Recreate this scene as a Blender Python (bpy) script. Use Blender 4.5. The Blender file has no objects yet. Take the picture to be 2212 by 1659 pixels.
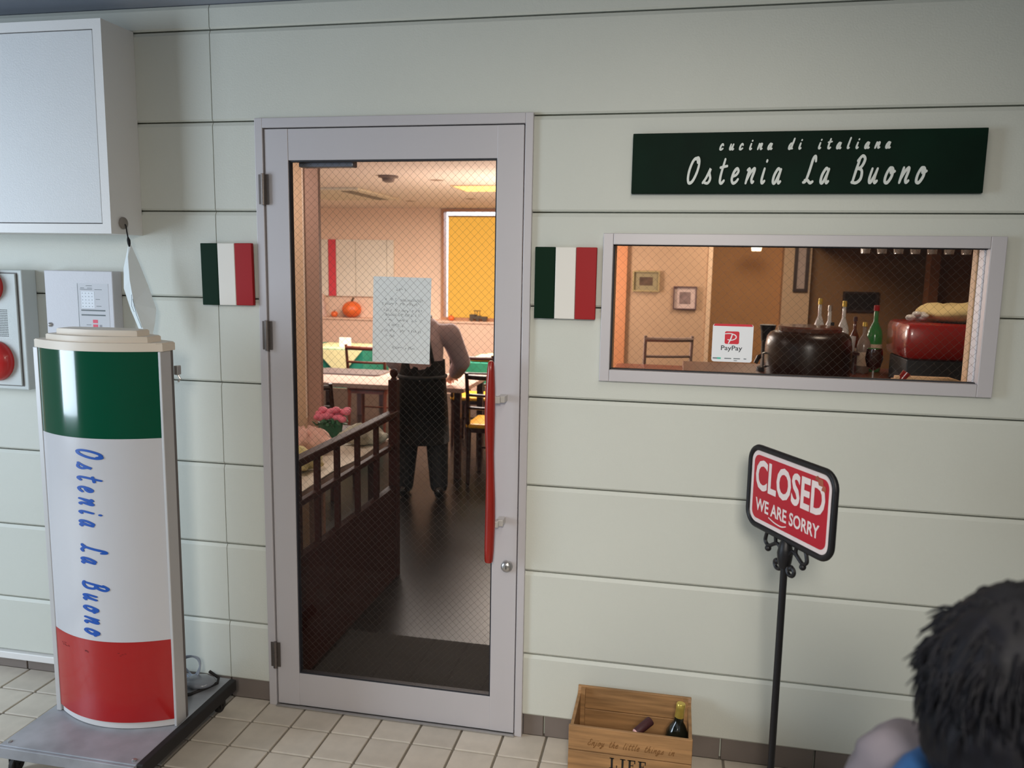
import bpy, bmesh, math, random
from mathutils import Vector, Matrix
random.seed(7)
PI = math.pi
C = bpy.context.scene.collection
sc = bpy.context.scene

# ------------------------------------------------------------ camera, world, lights, exposure
yaw, pitch, roll = -0.19828, -0.14173, 0.016961
cp, sp = math.cos(pitch), math.sin(pitch)
fwd = Vector((math.sin(yaw)*cp, math.cos(yaw)*cp, sp))
rgt = Vector((math.cos(yaw), -math.sin(yaw), 0))
up = rgt.cross(fwd)
r2 = rgt*math.cos(roll) + up*math.sin(roll)
u2 = -rgt*math.sin(roll) + up*math.cos(roll)
M = Matrix((r2, u2, -fwd)).transposed().to_4x4()
M.translation = Vector((0, -2.6318, 1.6418))
cd = bpy.data.cameras.new('camera'); cam = bpy.data.objects.new('camera', cd); C.objects.link(cam)
cam.matrix_world = M
cd.sensor_width = 36; cd.lens = 1750.07/2212*36
cd.clip_start = 0.05; cd.clip_end = 100
cd.dof.use_dof = True; cd.dof.focus_distance = 2.75; cd.dof.aperture_fstop = 4.0
sc.camera = cam

W = bpy.data.worlds.new('overcast_sky'); sc.world = W; W.use_nodes = True
nt = W.node_tree; nt.nodes.clear()
tc = nt.nodes.new('ShaderNodeTexCoord'); sx = nt.nodes.new('ShaderNodeSeparateXYZ')
rp = nt.nodes.new('ShaderNodeValToRGB'); bg = nt.nodes.new('ShaderNodeBackground'); wo = nt.nodes.new('ShaderNodeOutputWorld')
nt.links.new(tc.outputs['Generated'], sx.inputs[0]); nt.links.new(sx.outputs['Z'], rp.inputs[0])
rp.color_ramp.elements[0].position = 0.0; rp.color_ramp.elements[0].color = (0.30, 0.31, 0.30, 1)
rp.color_ramp.elements[1].position = 0.25; rp.color_ramp.elements[1].color = (0.84, 0.88, 0.95, 1)
nt.links.new(rp.outputs[0], bg.inputs[0]); bg.inputs[1].default_value = 0.52
nt.links.new(bg.outputs[0], wo.inputs[0])

def area(name, loc, target, size, sizey, power, col, spread=None):
    l = bpy.data.lights.new(name, 'AREA'); l.shape = 'RECTANGLE'; l.size = size; l.size_y = sizey
    l.energy = power; l.color = col
    if spread: l.spread = spread
    o = bpy.data.objects.new(name, l); C.objects.link(o); o.location = loc
    o.rotation_euler = (Vector(target)-Vector(loc)).to_track_quat('-Z', 'Y').to_euler()
    return o
area('daylight_left', (-4.9, -2.3, 1.5), (-1.9, 0, 0.7), 1.3, 2.0, 108, (0.72, 0.86, 1.0))
area('daylight_front', (0.1, -3.6, 2.25), (-.35, 0, .30), 0.4, 0.45, 14, (1.0, 0.93, 0.83), math.radians(85))
area('corridor_strip_light', (0.1, -1.9, 2.50), (0.1, -1.9, 0), 0.22, 2.2, 12.5, (1.0, 0.92, 0.80))
# warm lights of the restaurant, plus added fills
area('dining_ceiling_light', (-2.6, 5.0, 2.33), (-2.6, 5.0, 0), 1.8, 1.8, 170, (1.0, 0.90, 0.82))
pl_ = bpy.data.lights.new('dining_fill', 'POINT'); pl_.energy = 62; pl_.color = (1.0, .86, .74); pl_.shadow_soft_size = .15  # unseen fill lamp, no real pendant; lifts the upper walls and ceiling
po_ = bpy.data.objects.new('dining_fill', pl_); C.objects.link(po_); po_.location = (-1.35, 4.3, 1.55)
area('slit_backdrop_lamp', (-2.4, 8.7, 3.6), (-2.4, 10, 1.8), 2, 1, 260, (0.9, 0.95, 1.0))  # added lamp for the white backdrop, so the blind slits look bright
area('bar_ceiling_light', (0.7, 4.2, 2.33), (0.8, 4.6, 0), 0.7, 0.7, 22, (1.0, 0.82, 0.62))
area('entry_ceiling_light', (-2.3, 1.0, 2.33), (-2.3, 1.0, 0), 0.4, 0.4, 9, (1.0, 0.82, 0.72))
area('counter_fill', (1.0, 1.3, 2.33), (1.05, 1.7, 1), 0.3, 0.3, 5.5, (1.0, 0.8, 0.62))  # added fill over the bar, brightens the red machine
vs = sc.view_settings; vs.view_transform = 'Standard'; vs.look = 'None'; vs.gamma = 1; vs.use_curve_mapping = False
vs.exposure = 0.0
sc.cycles.use_denoising = True
sc.cycles.max_bounces = 8; sc.cycles.transparent_max_bounces = 16
sc.cycles.caustics_reflective = False; sc.cycles.caustics_refractive = False

# ------------------------------------------------------------ materials
def lin(r, g, b):
    f = lambda c: (c/255/12.92) if c/255 <= .04045 else ((c/255+.055)/1.055)**2.4
    return (f(r), f(g), f(b), 1)
MATS = {}
def mat(name, col, rough=.5, metal=0, noise=0, nscale=8, bump=0, bscale=60, emit=0, objvar=0, coat=0, spec=None, stretch=None, emcol=None):
    if name in MATS: return MATS[name]
    m = bpy.data.materials.new(name); m.use_nodes = True; n = m.node_tree; b = n.nodes['Principled BSDF']
    b.inputs['Base Color'].default_value = col; b.inputs['Roughness'].default_value = rough; b.inputs['Metallic'].default_value = metal
    if coat: b.inputs['Coat Weight'].default_value = coat; b.inputs['Coat Roughness'].default_value = .05
    if spec is not None: b.inputs['Specular IOR Level'].default_value = spec
    t = n.nodes.new('ShaderNodeTexCoord'); vec = t.outputs['Object']
    if stretch:
        mp = n.nodes.new('ShaderNodeMapping'); mp.inputs['Scale'].default_value = stretch
        n.links.new(vec, mp.inputs[0]); vec = mp.outputs[0]
    last = None
    if noise:
        x = n.nodes.new('ShaderNodeTexNoise'); x.inputs['Scale'].default_value = nscale; x.inputs['Detail'].default_value = 6
        n.links.new(vec, x.inputs['Vector'])
        mr = n.nodes.new('ShaderNodeMapRange'); mr.inputs[1].default_value = .3; mr.inputs[2].default_value = .7
        mr.inputs[3].default_value = 1-noise; mr.inputs[4].default_value = 1+noise
        n.links.new(x.outputs[0], mr.inputs[0]); last = mr.outputs[0]
    if objvar:
        oi = n.nodes.new('ShaderNodeObjectInfo'); mr = n.nodes.new('ShaderNodeMapRange')
        mr.inputs[3].default_value = 1-objvar; mr.inputs[4].default_value = 1+objvar
        n.links.new(oi.outputs['Random'], mr.inputs[0])
        if last:
            mu = n.nodes.new('ShaderNodeMath'); mu.operation = 'MULTIPLY'; n.links.new(last, mu.inputs[0]); n.links.new(mr.outputs[0], mu.inputs[1]); last = mu.outputs[0]
        else: last = mr.outputs[0]
    if last:
        v = n.nodes.new('ShaderNodeVectorMath'); v.operation = 'SCALE'; v.inputs[0].default_value = col[:3]
        n.links.new(last, v.inputs['Scale']); n.links.new(v.outputs[0], b.inputs['Base Color'])
    if bump:
        x = n.nodes.new('ShaderNodeTexNoise'); x.inputs['Scale'].default_value = bscale; x.inputs['Detail'].default_value = 3
        n.links.new(vec, x.inputs['Vector'])
        bp = n.nodes.new('ShaderNodeBump'); bp.inputs['Strength'].default_value = bump; bp.inputs['Distance'].default_value = .002
        n.links.new(x.outputs[0], bp.inputs['Height']); n.links.new(bp.outputs[0], b.inputs['Normal'])
    if emit:
        b.inputs['Emission Color'].default_value = emcol or col; b.inputs['Emission Strength'].default_value = emit
    MATS[name] = m; return m

wall_m = mat('painted_panel', lin(205, 207, 198), .55, noise=.015, nscale=3, bump=.25, bscale=180)
gap_m = mat('panel_joint', lin(190, 192, 180), .8)
alu = mat('anodised_aluminium', lin(194, 190, 193), .45, metal=.15, noise=.02, nscale=3, stretch=(1, 1, .1))
alu_d = mat('dark_gasket', lin(30, 32, 40), .6)
steel = mat('satin_steel', lin(190, 188, 186), .3, metal=.9)
white_m = mat('white_enamel', lin(228, 226, 224), .4, bump=.15, bscale=220)
white_d = mat('white_door_paint', lin(218, 219, 220), .45, noise=.01, bump=.2, bscale=220)
seam_m = mat('shadow_gap_paint', lin(120, 118, 118), .7)
tile_m = mat('floor_tile', lin(200, 190, 176), .42, noise=.16, nscale=7, objvar=.07, bump=.15, bscale=90)
grout_m = mat('tile_grout', lin(132, 124, 112), .85, noise=.1, nscale=9)
base_m = mat('skirting_tile', lin(118, 108, 102), .45, noise=.06, nscale=10, objvar=.05)
green_m = mat('flag_green', lin(0, 36, 18), .5, spec=.12)
sgreen_m = mat('sign_green', lin(2, 28, 17), .6, noise=.3, nscale=5, spec=.12)
fwhite_m = mat('flag_white', lin(232, 228, 220), .45)
red_m = mat('flag_red', lin(160, 16, 22), .5, spec=.3)
let_w = mat('letter_white', lin(215, 220, 215), .5)
let_b = mat('letter_blue', lin(22, 84, 178), .45)
acr_g = mat('acrylic_green', lin(2, 78, 54), .12, coat=.6)
acr_w = mat('acrylic_white', lin(208, 208, 212), .22, coat=.3)
acr_r = mat('acrylic_red', lin(176, 22, 22), .3, coat=.3, noise=.03, nscale=4)
cream_m = mat('cream_plastic', lin(228, 216, 200), .45)
lalu = mat('sign_profile', lin(205, 204, 204), .4, metal=.3)
black_m = mat('black_iron', lin(26, 25, 28), .45, metal=.3, bump=.3, bscale=80)
rubber = mat('black_rubber', lin(28, 24, 24), .7)
zinc = mat('scratched_zinc_plate', lin(164, 166, 172), .5, metal=.35, noise=.24, nscale=7, bump=.1, bscale=30)
red_wood = mat('lacquered_red_wood', lin(142, 26, 14), .3, noise=.12, nscale=9, stretch=(6, 6, .8), coat=.3)
paper_m = mat('white_paper', lin(240, 248, 250), .8, noise=.02, nscale=12)
def translucent(m, f=.35, col=(1, .98, .94, 1)):
    n = m.node_tree; b = n.nodes['Principled BSDF']; o = [x for x in n.nodes if x.type == 'OUTPUT_MATERIAL'][0]
    t = n.nodes.new('ShaderNodeBsdfTranslucent'); t.inputs[0].default_value = col
    mx = n.nodes.new('ShaderNodeMixShader'); mx.inputs[0].default_value = f
    n.links.new(b.outputs[0], mx.inputs[1]); n.links.new(t.outputs[0], mx.inputs[2]); n.links.new(mx.outputs[0], o.inputs[0])
translucent(paper_m, .15)
ink_m = mat('grey_ink', lin(120, 128, 132), .8)
inkd = mat('dark_ink', lin(70, 72, 78), .8)
bellred = mat('alarm_red', lin(200, 36, 34), .35, coat=.3)
panel_g = mat('alarm_box_paint', lin(196, 202, 200), .5, bump=.2, bscale=200)
panel_w = mat('control_box_paint', lin(206, 206, 212), .45, bump=.2, bscale=200)
pine = mat('pine_wood', lin(160, 120, 78), .55, noise=.28, nscale=5, stretch=(1.2, 6, 14), bump=.2, bscale=40)
burn = mat('burnt_lettering', lin(120, 80, 38), .7)
blk_ink = mat('black_print', lin(24, 18, 14), .6)
btl = mat('dark_bottle_glass', lin(22, 26, 20), .12, coat=.5)
gold = mat('gold_foil', lin(214, 188, 92), .3, metal=.6, noise=.1, nscale=40)
maroon = mat('maroon_cork', lin(64, 26, 30), .6, noise=.1, nscale=60)
pinkend = mat('pale_pink_cork', lin(226, 178, 176), .7)
closed_r = mat('worn_red_enamel', lin(178, 30, 46), .32, noise=.06, nscale=14)
closed_w = mat('aged_white_enamel', lin(226, 212, 210), .35, noise=.04, nscale=30)
rust = mat('rust_wear', lin(150, 78, 56), .7, noise=.3, nscale=40)
# glass: thin sheet, Fresnel mix of clear and mirror
def glass(name, ior=1.5, tint=(1, 1, 1, 1)):
    m = bpy.data.materials.new(name); m.use_nodes = True; n = m.node_tree; n.nodes.clear()
    o = n.nodes.new('ShaderNodeOutputMaterial'); mx = n.nodes.new('ShaderNodeMixShader')
    t = n.nodes.new('ShaderNodeBsdfTransparent'); t.inputs[0].default_value = tint
    g = n.nodes.new('ShaderNodeBsdfGlossy'); g.inputs['Roughness'].default_value = .03
    f = n.nodes.new('ShaderNodeFresnel'); f.inputs[0].default_value = ior
    ge = n.nodes.new('ShaderNodeNewGeometry'); sb = n.nodes.new('ShaderNodeMath'); sb.operation = 'SUBTRACT'; sb.inputs[0].default_value = 1
    n.links.new(ge.outputs['Backfacing'], sb.inputs[1]); mu = n.nodes.new('ShaderNodeMath'); mu.operation = 'MULTIPLY'
    n.links.new(f.outputs[0], mu.inputs[0]); n.links.new(sb.outputs[0], mu.inputs[1])
    n.links.new(mu.outputs[0], mx.inputs[0]); n.links.new(t.outputs[0], mx.inputs[1]); n.links.new(g.outputs[0], mx.inputs[2])
    n.links.new(mx.outputs[0], o.inputs[0]); return m
pane_m = glass('window_glass', 1.38)
wire_m = mat('glass_wire', lin(66, 60, 54), .5, metal=.2)
# interior
peach = mat('peach_plaster', lin(230, 200, 176), .8, noise=.02)
tan = mat('tan_plaster', lin(192, 158, 128), .8, noise=.02)
orange = mat('orange_plaster', lin(204, 152, 104), .8, noise=.03)
brown = mat('brown_plaster', lin(152, 114, 78), .7, noise=.03)
pale_pl = mat('pale_plaster', lin(216, 186, 156), .8)
ceil_in = mat('dining_ceiling_paint', lin(226, 212, 202), .9)
ceil_m = mat('corridor_ceiling_paint', lin(150, 156, 168), .9)
concrete = mat('outer_paving', lin(150, 150, 146), .8, noise=.1)
floor_in = mat('dark_polished_floor', lin(22, 14, 12), .3, spec=.08, noise=.15, nscale=6)
matt_m = mat('charcoal_mat', lin(28, 25, 23), .95, bump=.6, bscale=200)
dwood = mat('dark_red_wood', lin(52, 17, 12), .6, spec=.25, noise=.15, nscale=6, stretch=(6, 6, 1))
mwood = mat('reddish_wood', lin(100, 50, 38), .35, noise=.15, nscale=6, stretch=(6, 6, 1))
chair_w = mat('chair_wood', lin(52, 26, 22), .35)
yel = mat('yellow_seat_vinyl', lin(240, 176, 50), .35)
blind_m = mat('glowing_blind_fabric', lin(120, 84, 26), .8, emit=.78, emcol=lin(252, 184, 72), noise=.02)  # emission stands in for daylight shining through the fabric
cl_green = mat('green_cloth', lin(24, 120, 96), .8)
cl_cream = mat('cream_cloth', lin(226, 214, 160), .8, noise=.03)
cl_white = mat('pale_cloth', lin(176, 148, 134), .8, noise=.04)
cl_pink = mat('pale_pink_cloth', lin(226, 180, 164), .85, noise=.05)
apron_m = mat('black_apron_cloth', lin(22, 27, 33), .7, bump=.4, bscale=60)
shirt_m = mat('dusty_pink_shirt', lin(190, 170, 174), .8, bump=.3, bscale=50)
skin_m = mat('skin', lin(214, 160, 134), .5, noise=.03, nscale=20)
hair_m = mat('black_hair', lin(13, 13, 19), .6, spec=.2, noise=.3, nscale=60)
jacket_m = mat('mauve_grey_jacket', lin(106, 100, 107), .75, noise=.06, nscale=9, bump=.5, bscale=25)
blue_m = mat('blue_hood_cloth', lin(18, 72, 124), .8, bump=.4, bscale=60)
dark_tr = mat('dark_trousers', lin(26, 28, 36), .8)
shoe_m = mat('black_leather', lin(14, 14, 16), .15, coat=.5)
eye_m = mat('eye_white', lin(235, 232, 228), .2); iris_m = mat('dark_iris', lin(30, 18, 12), .1); lip_m = mat('lips', lin(186, 104, 98), .5)
pump_m = mat('pumpkin_orange', lin(226, 104, 44), .45); stem_m = mat('dry_stem', lin(80, 60, 36), .8)
petal = mat('pink_petal', lin(226, 120, 140), .7); leaf = mat('leaf_green', lin(40, 92, 60), .6)
pot_m = mat('green_pot', lin(34, 92, 66), .4)
kettle = mat('glossy_dark_brown_enamel', lin(36, 20, 16), .3)
redm = mat('red_machine_paint', lin(150, 26, 24), .25, coat=.4)
greym = mat('grey_machine_metal', lin(74, 78, 82), .4, metal=.5)
towel = mat('cream_towel', lin(218, 196, 138), .9, bump=.8, bscale=40)
crystal = mat('clear_bottle_glass', lin(206, 206, 206), .08, metal=.1, coat=.5)
amber = mat('brown_bottle_glass', lin(86, 30, 16), .12, coat=.4)
gbot = mat('green_bottle_glass', lin(46, 122, 62), .15, coat=.4)
cream_wood = mat('cream_window_wood', lin(232, 192, 150), .5)
lamp_m = mat('lamp_shade_glass', lin(255, 226, 176), .5, emit=4, emcol=(1, .72, .42, 1))
panel_light = mat('ceiling_panel_glow', lin(255, 214, 130), .5, emit=.9, emcol=lin(255, 214, 140))
toy_m = mat('dark_toy_metal', lin(70, 52, 30), .5)
pp_red = mat('payment_red', lin(214, 24, 50), .5); pp_g = mat('payment_green', lin(60, 190, 160), .5)

# ------------------------------------------------------------ mesh helpers
ORG = {}
def thing(name, label, cat, loc=(0, 0, 0), rotz=0, group=None):
    o = bpy.data.objects.new(name, None); C.objects.link(o); o.empty_display_size = .05
    o.location = loc; o.rotation_euler = (0, 0, rotz); o['label'] = label; o['category'] = cat
    if group: o['group'] = group
    ORG[o.name] = Vector(loc); return o
def obj(name, bm, m, parent=None, smooth=False, label=None, kind=None, local=False):
    """world-coordinate bmesh -> object; under an Empty its data is moved into the Empty's frame"""
    if parent is not None and not local:
        bmesh.ops.translate(bm, verts=bm.verts, vec=-ORG.get(parent.name, Vector((0, 0, 0))))
    me = bpy.data.meshes.new(name)
    bmesh.ops.recalc_face_normals(bm, faces=bm.faces)
    bm.to_mesh(me); bm.free()
    for mm in (m if isinstance(m, (list, tuple)) else [m]): me.materials.append(mm)
    if smooth:
        for p in me.polygons: p.use_smooth = True
        if smooth != 2: me.set_sharp_from_angle(angle=math.radians(40))
    o = bpy.data.objects.new(name, me); C.objects.link(o)
    if parent is not None:
        o.parent = parent; ORG[o.name] = ORG.get(parent.name, Vector((0, 0, 0)))
    if label: o['label'] = label
    if kind: o['kind'] = kind
    return o
def tag(o, label, cat, group=None):
    o['label'] = label; o['category'] = cat
    if group: o['group'] = group
    return o
def struct(name, bm, m, parent=None, smooth=False):
    o = obj(name, bm, m, parent, smooth)
    if parent is None: o['kind'] = 'structure'
    return o
def copy_tree(o, parent=None):
    c = o.copy(); C.objects.link(c)
    if parent: c.parent = parent
    for ch in list(o.children): copy_tree(ch, c)
    return c
def B(): return bmesh.new()
def box(bm, x0, x1, y0, y1, z0, z1, bev=0):
    vs = [bm.verts.new((x, y, z)) for z in (z0, z1) for y in (y0, y1) for x in (x0, x1)]
    fs = [bm.faces.new([vs[i] for i in f]) for f in ((0, 2, 3, 1), (4, 5, 7, 6), (0, 1, 5, 4), (2, 6, 7, 3), (0, 4, 6, 2), (1, 3, 7, 5))]
    if bev:
        es = list({e for f in fs for e in f.edges})
        bmesh.ops.bevel(bm, geom=es, offset=bev, segments=2, affect='EDGES', profile=.5)
    return bm
def bx(*a, bev=0): return box(B(), *a, bev=bev)
def frame_mat(d):
    d = Vector(d).normalized(); a = Vector((0, 0, 1)) if abs(d.z) < .9 else Vector((1, 0, 0))
    u = d.cross(a).normalized(); return u, d.cross(u)
def ring(bm, c, u, v, r, n, ry=None):
    ry = r if ry is None else ry
    return [bm.verts.new(Vector(c)+u*(math.cos(2*PI*i/n)*r)+v*(math.sin(2*PI*i/n)*ry)) for i in range(n)]
def tube(bm, pts, rad, n=10, closed=False, caps=True):
    pts = [Vector(p) for p in pts]; rs = rad if isinstance(rad, (list, tuple)) else [rad]*len(pts)
    rings = []; pu = None
    for i, p in enumerate(pts):
        if closed: d = pts[(i+1) % len(pts)]-pts[i-1]
        else: d = pts[min(i+1, len(pts)-1)]-pts[max(i-1, 0)]
        d.normalize()
        if pu is None: u, v = frame_mat(d)
        else:
            u = (pu-d*pu.dot(d)).normalized(); v = d.cross(u)
        pu = u; rings.append(ring(bm, p, u, v, rs[i], n))
    k = len(rings)
    for i in range(k if closed else k-1):
        a, b = rings[i], rings[(i+1) % k]
        for j in range(n): bm.faces.new((a[j], a[(j+1) % n], b[(j+1) % n], b[j]))
    if caps and not closed:
        bm.faces.new(rings[0][::-1]); bm.faces.new(rings[-1])
    return bm
def lathe(bm, prof, c, n=20, axis='Z'):
    c = Vector(c); rings = []
    A = {'Z': (Vector((1, 0, 0)), Vector((0, 1, 0)), Vector((0, 0, 1))), 'Y': (Vector((1, 0, 0)), Vector((0, 0, 1)), Vector((0, -1, 0))), 'X': (Vector((0, 1, 0)), Vector((0, 0, 1)), Vector((1, 0, 0)))}[axis]
    for r, h in prof: rings.append(ring(bm, c+A[2]*h, A[0], A[1], max(r, 1e-4), n))
    for a, b in zip(rings, rings[1:]):
        for j in range(n): bm.faces.new((a[j], a[(j+1) % n], b[(j+1) % n], b[j]))
    bm.faces.new(rings[0][::-1]); bm.faces.new(rings[-1]); return bm
def ell(bm, c, r, seg=16, rings=10, rot=None):
    mt = Matrix.Translation(Vector(c)) @ (rot.to_4x4() if rot else Matrix()) @ Matrix.Diagonal((r[0], r[1], r[2], 1))
    bmesh.ops.create_uvsphere(bm, u_segments=seg, v_segments=rings, radius=1, matrix=mt); return bm
def cap(bm, p0, p1, r0, r1, n=12):
    p0, p1 = Vector(p0), Vector(p1)
    tube(bm, [p0, p1], [r0, r1], n); ell(bm, p0, (r0,)*3, n, 8); ell(bm, p1, (r1,)*3, n, 8)
def prism(bm, pts, fn, h0, h1):
    """polygon pts (u,v) extruded h0..h1 through fn(u,v,h)"""
    a = [bm.verts.new(fn(u, v, h0)) for u, v in pts]; b = [bm.verts.new(fn(u, v, h1)) for u, v in pts]
    bm.faces.new(a[::-1]); bm.faces.new(b); n = len(pts)
    for i in range(n): bm.faces.new((a[i], a[(i+1) % n], b[(i+1) % n], b[i]))
    return bm
def rrect(w, h, r, n=6, cx=0, cy=0):
    P = []
    for sx_, sy_, a0 in ((1, 1, 0), (-1, 1, 90), (-1, -1, 180), (1, -1, 270)):
        for i in range(n+1):
            a = math.radians(a0+90*i/n); P.append((cx+sx_*(w/2-r)+r*math.cos(a), cy+sy_*(h/2-r)+r*math.sin(a)))
    return P
def cloth_grid(bm, x0, x1, y0, y1, zf, nx=16, ny=16, th=.004):
    V = [[bm.verts.new((x0+(x1-x0)*i/nx, y0+(y1-y0)*j/ny, zf(i/nx, j/ny))) for i in range(nx+1)] for j in range(ny+1)]
    fs = [bm.faces.new((V[j][i], V[j][i+1], V[j+1][i+1], V[j+1][i])) for j in range(ny) for i in range(nx)]
    r = bmesh.ops.extrude_face_region(bm, geom=fs)
    bmesh.ops.translate(bm, verts=[g for g in r['geom'] if isinstance(g, bmesh.types.BMVert)], vec=(0, 0, -th)); return bm
def evalmesh(me, mods):
    o = bpy.data.objects.new('tmp', me); C.objects.link(o)
    for t, kw in mods:
        md = o.modifiers.new('m', t)
        for k, v in kw.items(): setattr(md, k, v)
    dg = bpy.context.evaluated_depsgraph_get(); dg.update()
    r = bpy.data.meshes.new_from_object(o.evaluated_get(dg))
    bpy.data.objects.remove(o); return r
def remesh(bm, vox, smooth=4):
    me = bpy.data.meshes.new('t'); bm.to_mesh(me); bm.free()
    r = evalmesh(me, [('REMESH', dict(mode='VOXEL', voxel_size=vox)), ('SMOOTH', dict(iterations=smooth, factor=.5))])
    b = B(); b.from_mesh(r); return b

# -- writing
G = {
 'O': [[(.40,.80),(.30,.97),(.14,.88),(.03,.55),(.03,.2),(.14,.01),(.32,.1),(.46,.45),(.48,.8),(.38,.99),(.26,.93)]],
 's': [[(-.02,.02),(.12,.22),(.26,.56),(.24,.4),(.34,.18),(.26,.01),(.08,.02)]],
 't': [[(.17,.92),(.1,.35),(.12,.06),(.22,.0),(.32,.1)], [(.0,.6),(.34,.66)]],
 'e': [[(.06,.26),(.22,.32),(.3,.46),(.2,.56),(.07,.42),(.03,.15),(.14,0),(.28,.05),(.36,.15)]],
 'r': [[(.0,.5),(.1,.54),(.06,.25),(.03,0)], [(.04,.08),(.18,.4),(.34,.56),(.36,.45),(.3,.16),(.36,.02),(.42,.06)]],
 'i': [[(.1,.55),(.06,.15),(.12,.0),(.22,.08)], [(.14,.82),(.15,.86)]],
 'a': [[(.3,.46),(.18,.55),(.04,.3),(.04,.04),(.16,.02),(.3,.42)], [(.33,.52),(.28,.15),(.34,.0),(.42,.06)]],
 'L': [[(.42,.82),(.36,1),(.26,.9),(.2,.45),(.12,.08),(.0,.02)], [(.06,.1),(.2,.1),(.36,0),(.48,.05)]],
 'B': [[(.04,.0),(.1,.5),(.16,.88)], [(.08,.82),(.26,1),(.42,.88),(.34,.62),(.16,.52)], [(.16,.53),(.38,.46),(.42,.16),(.24,0),(.0,.02)]],
 'u': [[(.06,.52),(.02,.15),(.1,.0),(.24,.25),(.32,.52)], [(.32,.52),(.27,.14),(.33,0),(.42,.07)]],
 'o': [[(.28,.48),(.16,.55),(.04,.3),(.04,.05),(.18,0),(.32,.22),(.32,.48),(.22,.54),(.24,.36),(.42,.42)]],
 'n': [[(.06,.55),(.03,.25),(.0,.0)], [(.03,.15),(.16,.42),(.3,.55),(.32,.42),(.27,.12),(.33,.0),(.42,.07)]],
 'c': [[(.3,.42),(.2,.56),(.06,.36),(.04,.06),(.16,0),(.32,.12)]],
 'd': [[(.3,.44),(.18,.55),(.04,.3),(.06,.02),(.2,.06),(.36,.6),(.4,1)], [(.4,1),(.32,.4),(.3,.06),(.4,.04)]],
 'l': [[(.16,1),(.08,.3),(.1,.02),(.22,.06)]],
 'E': [[(.42,.84),(.28,1),(.14,.84),(.24,.58),(.3,.56)], [(.24,.56),(.06,.4),(.02,.12),(.16,0),(.38,.12),(.44,.24)]],
 'j': [[(.14,.52),(.08,.0),(-.02,-.34),(-.12,-.25),(.2,.05)], [(.17,.8),(.18,.84)]],
 'y': [[(.04,.52),(.03,.15),(.12,.04),(.24,.25),(.32,.52)], [(.32,.52),(.2,-.15),(.04,-.36),(-.04,-.22),(.38,.06)]],
 'h': [[(.16,1),(.06,.4),(.0,.0)], [(.03,.15),(.16,.45),(.28,.52),(.26,.14),(.32,.0),(.42,.07)]],
 'g': [[(.3,.46),(.18,.55),(.04,.3),(.06,.04),(.2,.06),(.31,.5)], [(.31,.5),(.2,-.15),(.04,-.36),(-.04,-.22),(.38,.06)]],
}
ADV = {'i': .30, 'l': .28, 't': .36, 'O': .56, 'L': .52, 'B': .5, 'E': .5, ' ': .5, 'j': .28}
def smoothpts(p, k=5):
    if len(p) < 3: return p
    q = []; P = [p[0]]+list(p)+[p[-1]]
    for i in range(1, len(P)-2):
        for j in range(k):
            t = j/k; a, b, c, d = P[i-1], P[i], P[i+1], P[i+2]
            q.append(tuple(.5*((2*b[m])+(-a[m]+c[m])*t+(2*a[m]-5*b[m]+4*c[m]-d[m])*t*t+(-a[m]+3*b[m]-3*c[m]+d[m])*t**3) for m in (0, 1)))
    q.append(p[-1]); return q
RC = [0]
def ribbon(bm, pts, w, fn, h0, h1):
    """pen stroke along pts, ends rounded"""
    L, R_ = [], []
    n = len(pts)
    for i, p in enumerate(pts):
        a = pts[max(i-1, 0)]; b = pts[min(i+1, n-1)]
        dx, dy = b[0]-a[0], b[1]-a[1]; l = math.hypot(dx, dy) or 1; nx, ny = -dy/l, dx/l
        ww = w*(.8+.2*math.sin(PI*i/max(n-1, 1)))/2
        L.append((p[0]+nx*ww, p[1]+ny*ww)); R_.append((p[0]-nx*ww, p[1]-ny*ww))
    for k, (a, b) in enumerate(((0, 1), (n-1, n-2))):
        pass
    dh = (h1-h0)*.012; RC[0] = (RC[0]+1) % 5; hb = h1+(h1-h0)*.08*RC[0]
    top = [(bm.verts.new(fn(*l, hb+dh*i)), bm.verts.new(fn(*r, hb+dh*i))) for i, (l, r) in enumerate(zip(L, R_))]
    bot = [(bm.verts.new(fn(*l, h0)), bm.verts.new(fn(*r, h0))) for l, r in zip(L, R_)]
    for i in range(n-1):
        bm.faces.new((top[i][0], top[i][1], top[i+1][1], top[i+1][0]))
        bm.faces.new((bot[i][0], bot[i+1][0], top[i+1][0], top[i][0]))
        bm.faces.new((bot[i][1], top[i][1], top[i+1][1], bot[i+1][1]))
    for e, p in ((0, pts[0]), (n-1, pts[-1])):
        ww = w*.4; P = [(p[0]+math.cos(2*PI*k/10)*ww, p[1]+math.sin(2*PI*k/10)*ww) for k in range(10)]
        prism(bm, P, fn, h0, hb+dh*e+(h1-h0)*.01)
def script_len(s, sp_): return sum(ADV.get(c, .44)+sp_ for c in s)-sp_
def script(bm, s, fn, w=.09, sp_=.2, slant=.22, h0=0, h1=.003):
    x = 0
    for c in s:
        for st in G.get(c, []):
            ribbon(bm, [(x+px+slant*py, py) for px, py in smoothpts(st)], w, fn, h0, h1)
        x += ADV.get(c, .44)+sp_
def font(s, size=1, offset=0, extrude=0, align='CENTER', space=1):
    cu = bpy.data.curves.new('t', 'FONT'); cu.body = s; cu.size = size; cu.offset = offset; cu.extrude = extrude
    cu.align_x = align; cu.space_character = space; cu.resolution_u = 3
    o = bpy.data.objects.new('t', cu); C.objects.link(o)
    dg = bpy.context.evaluated_depsgraph_get(); dg.update()
    me = bpy.data.meshes.new_from_object(o.evaluated_get(dg)); bpy.data.objects.remove(o)
    b = B(); b.from_mesh(me); return b
def mapv(bm, fn):
    for v in bm.verts: v.co = Vector(fn(v.co.x, v.co.y, v.co.z))
    return bm
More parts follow.
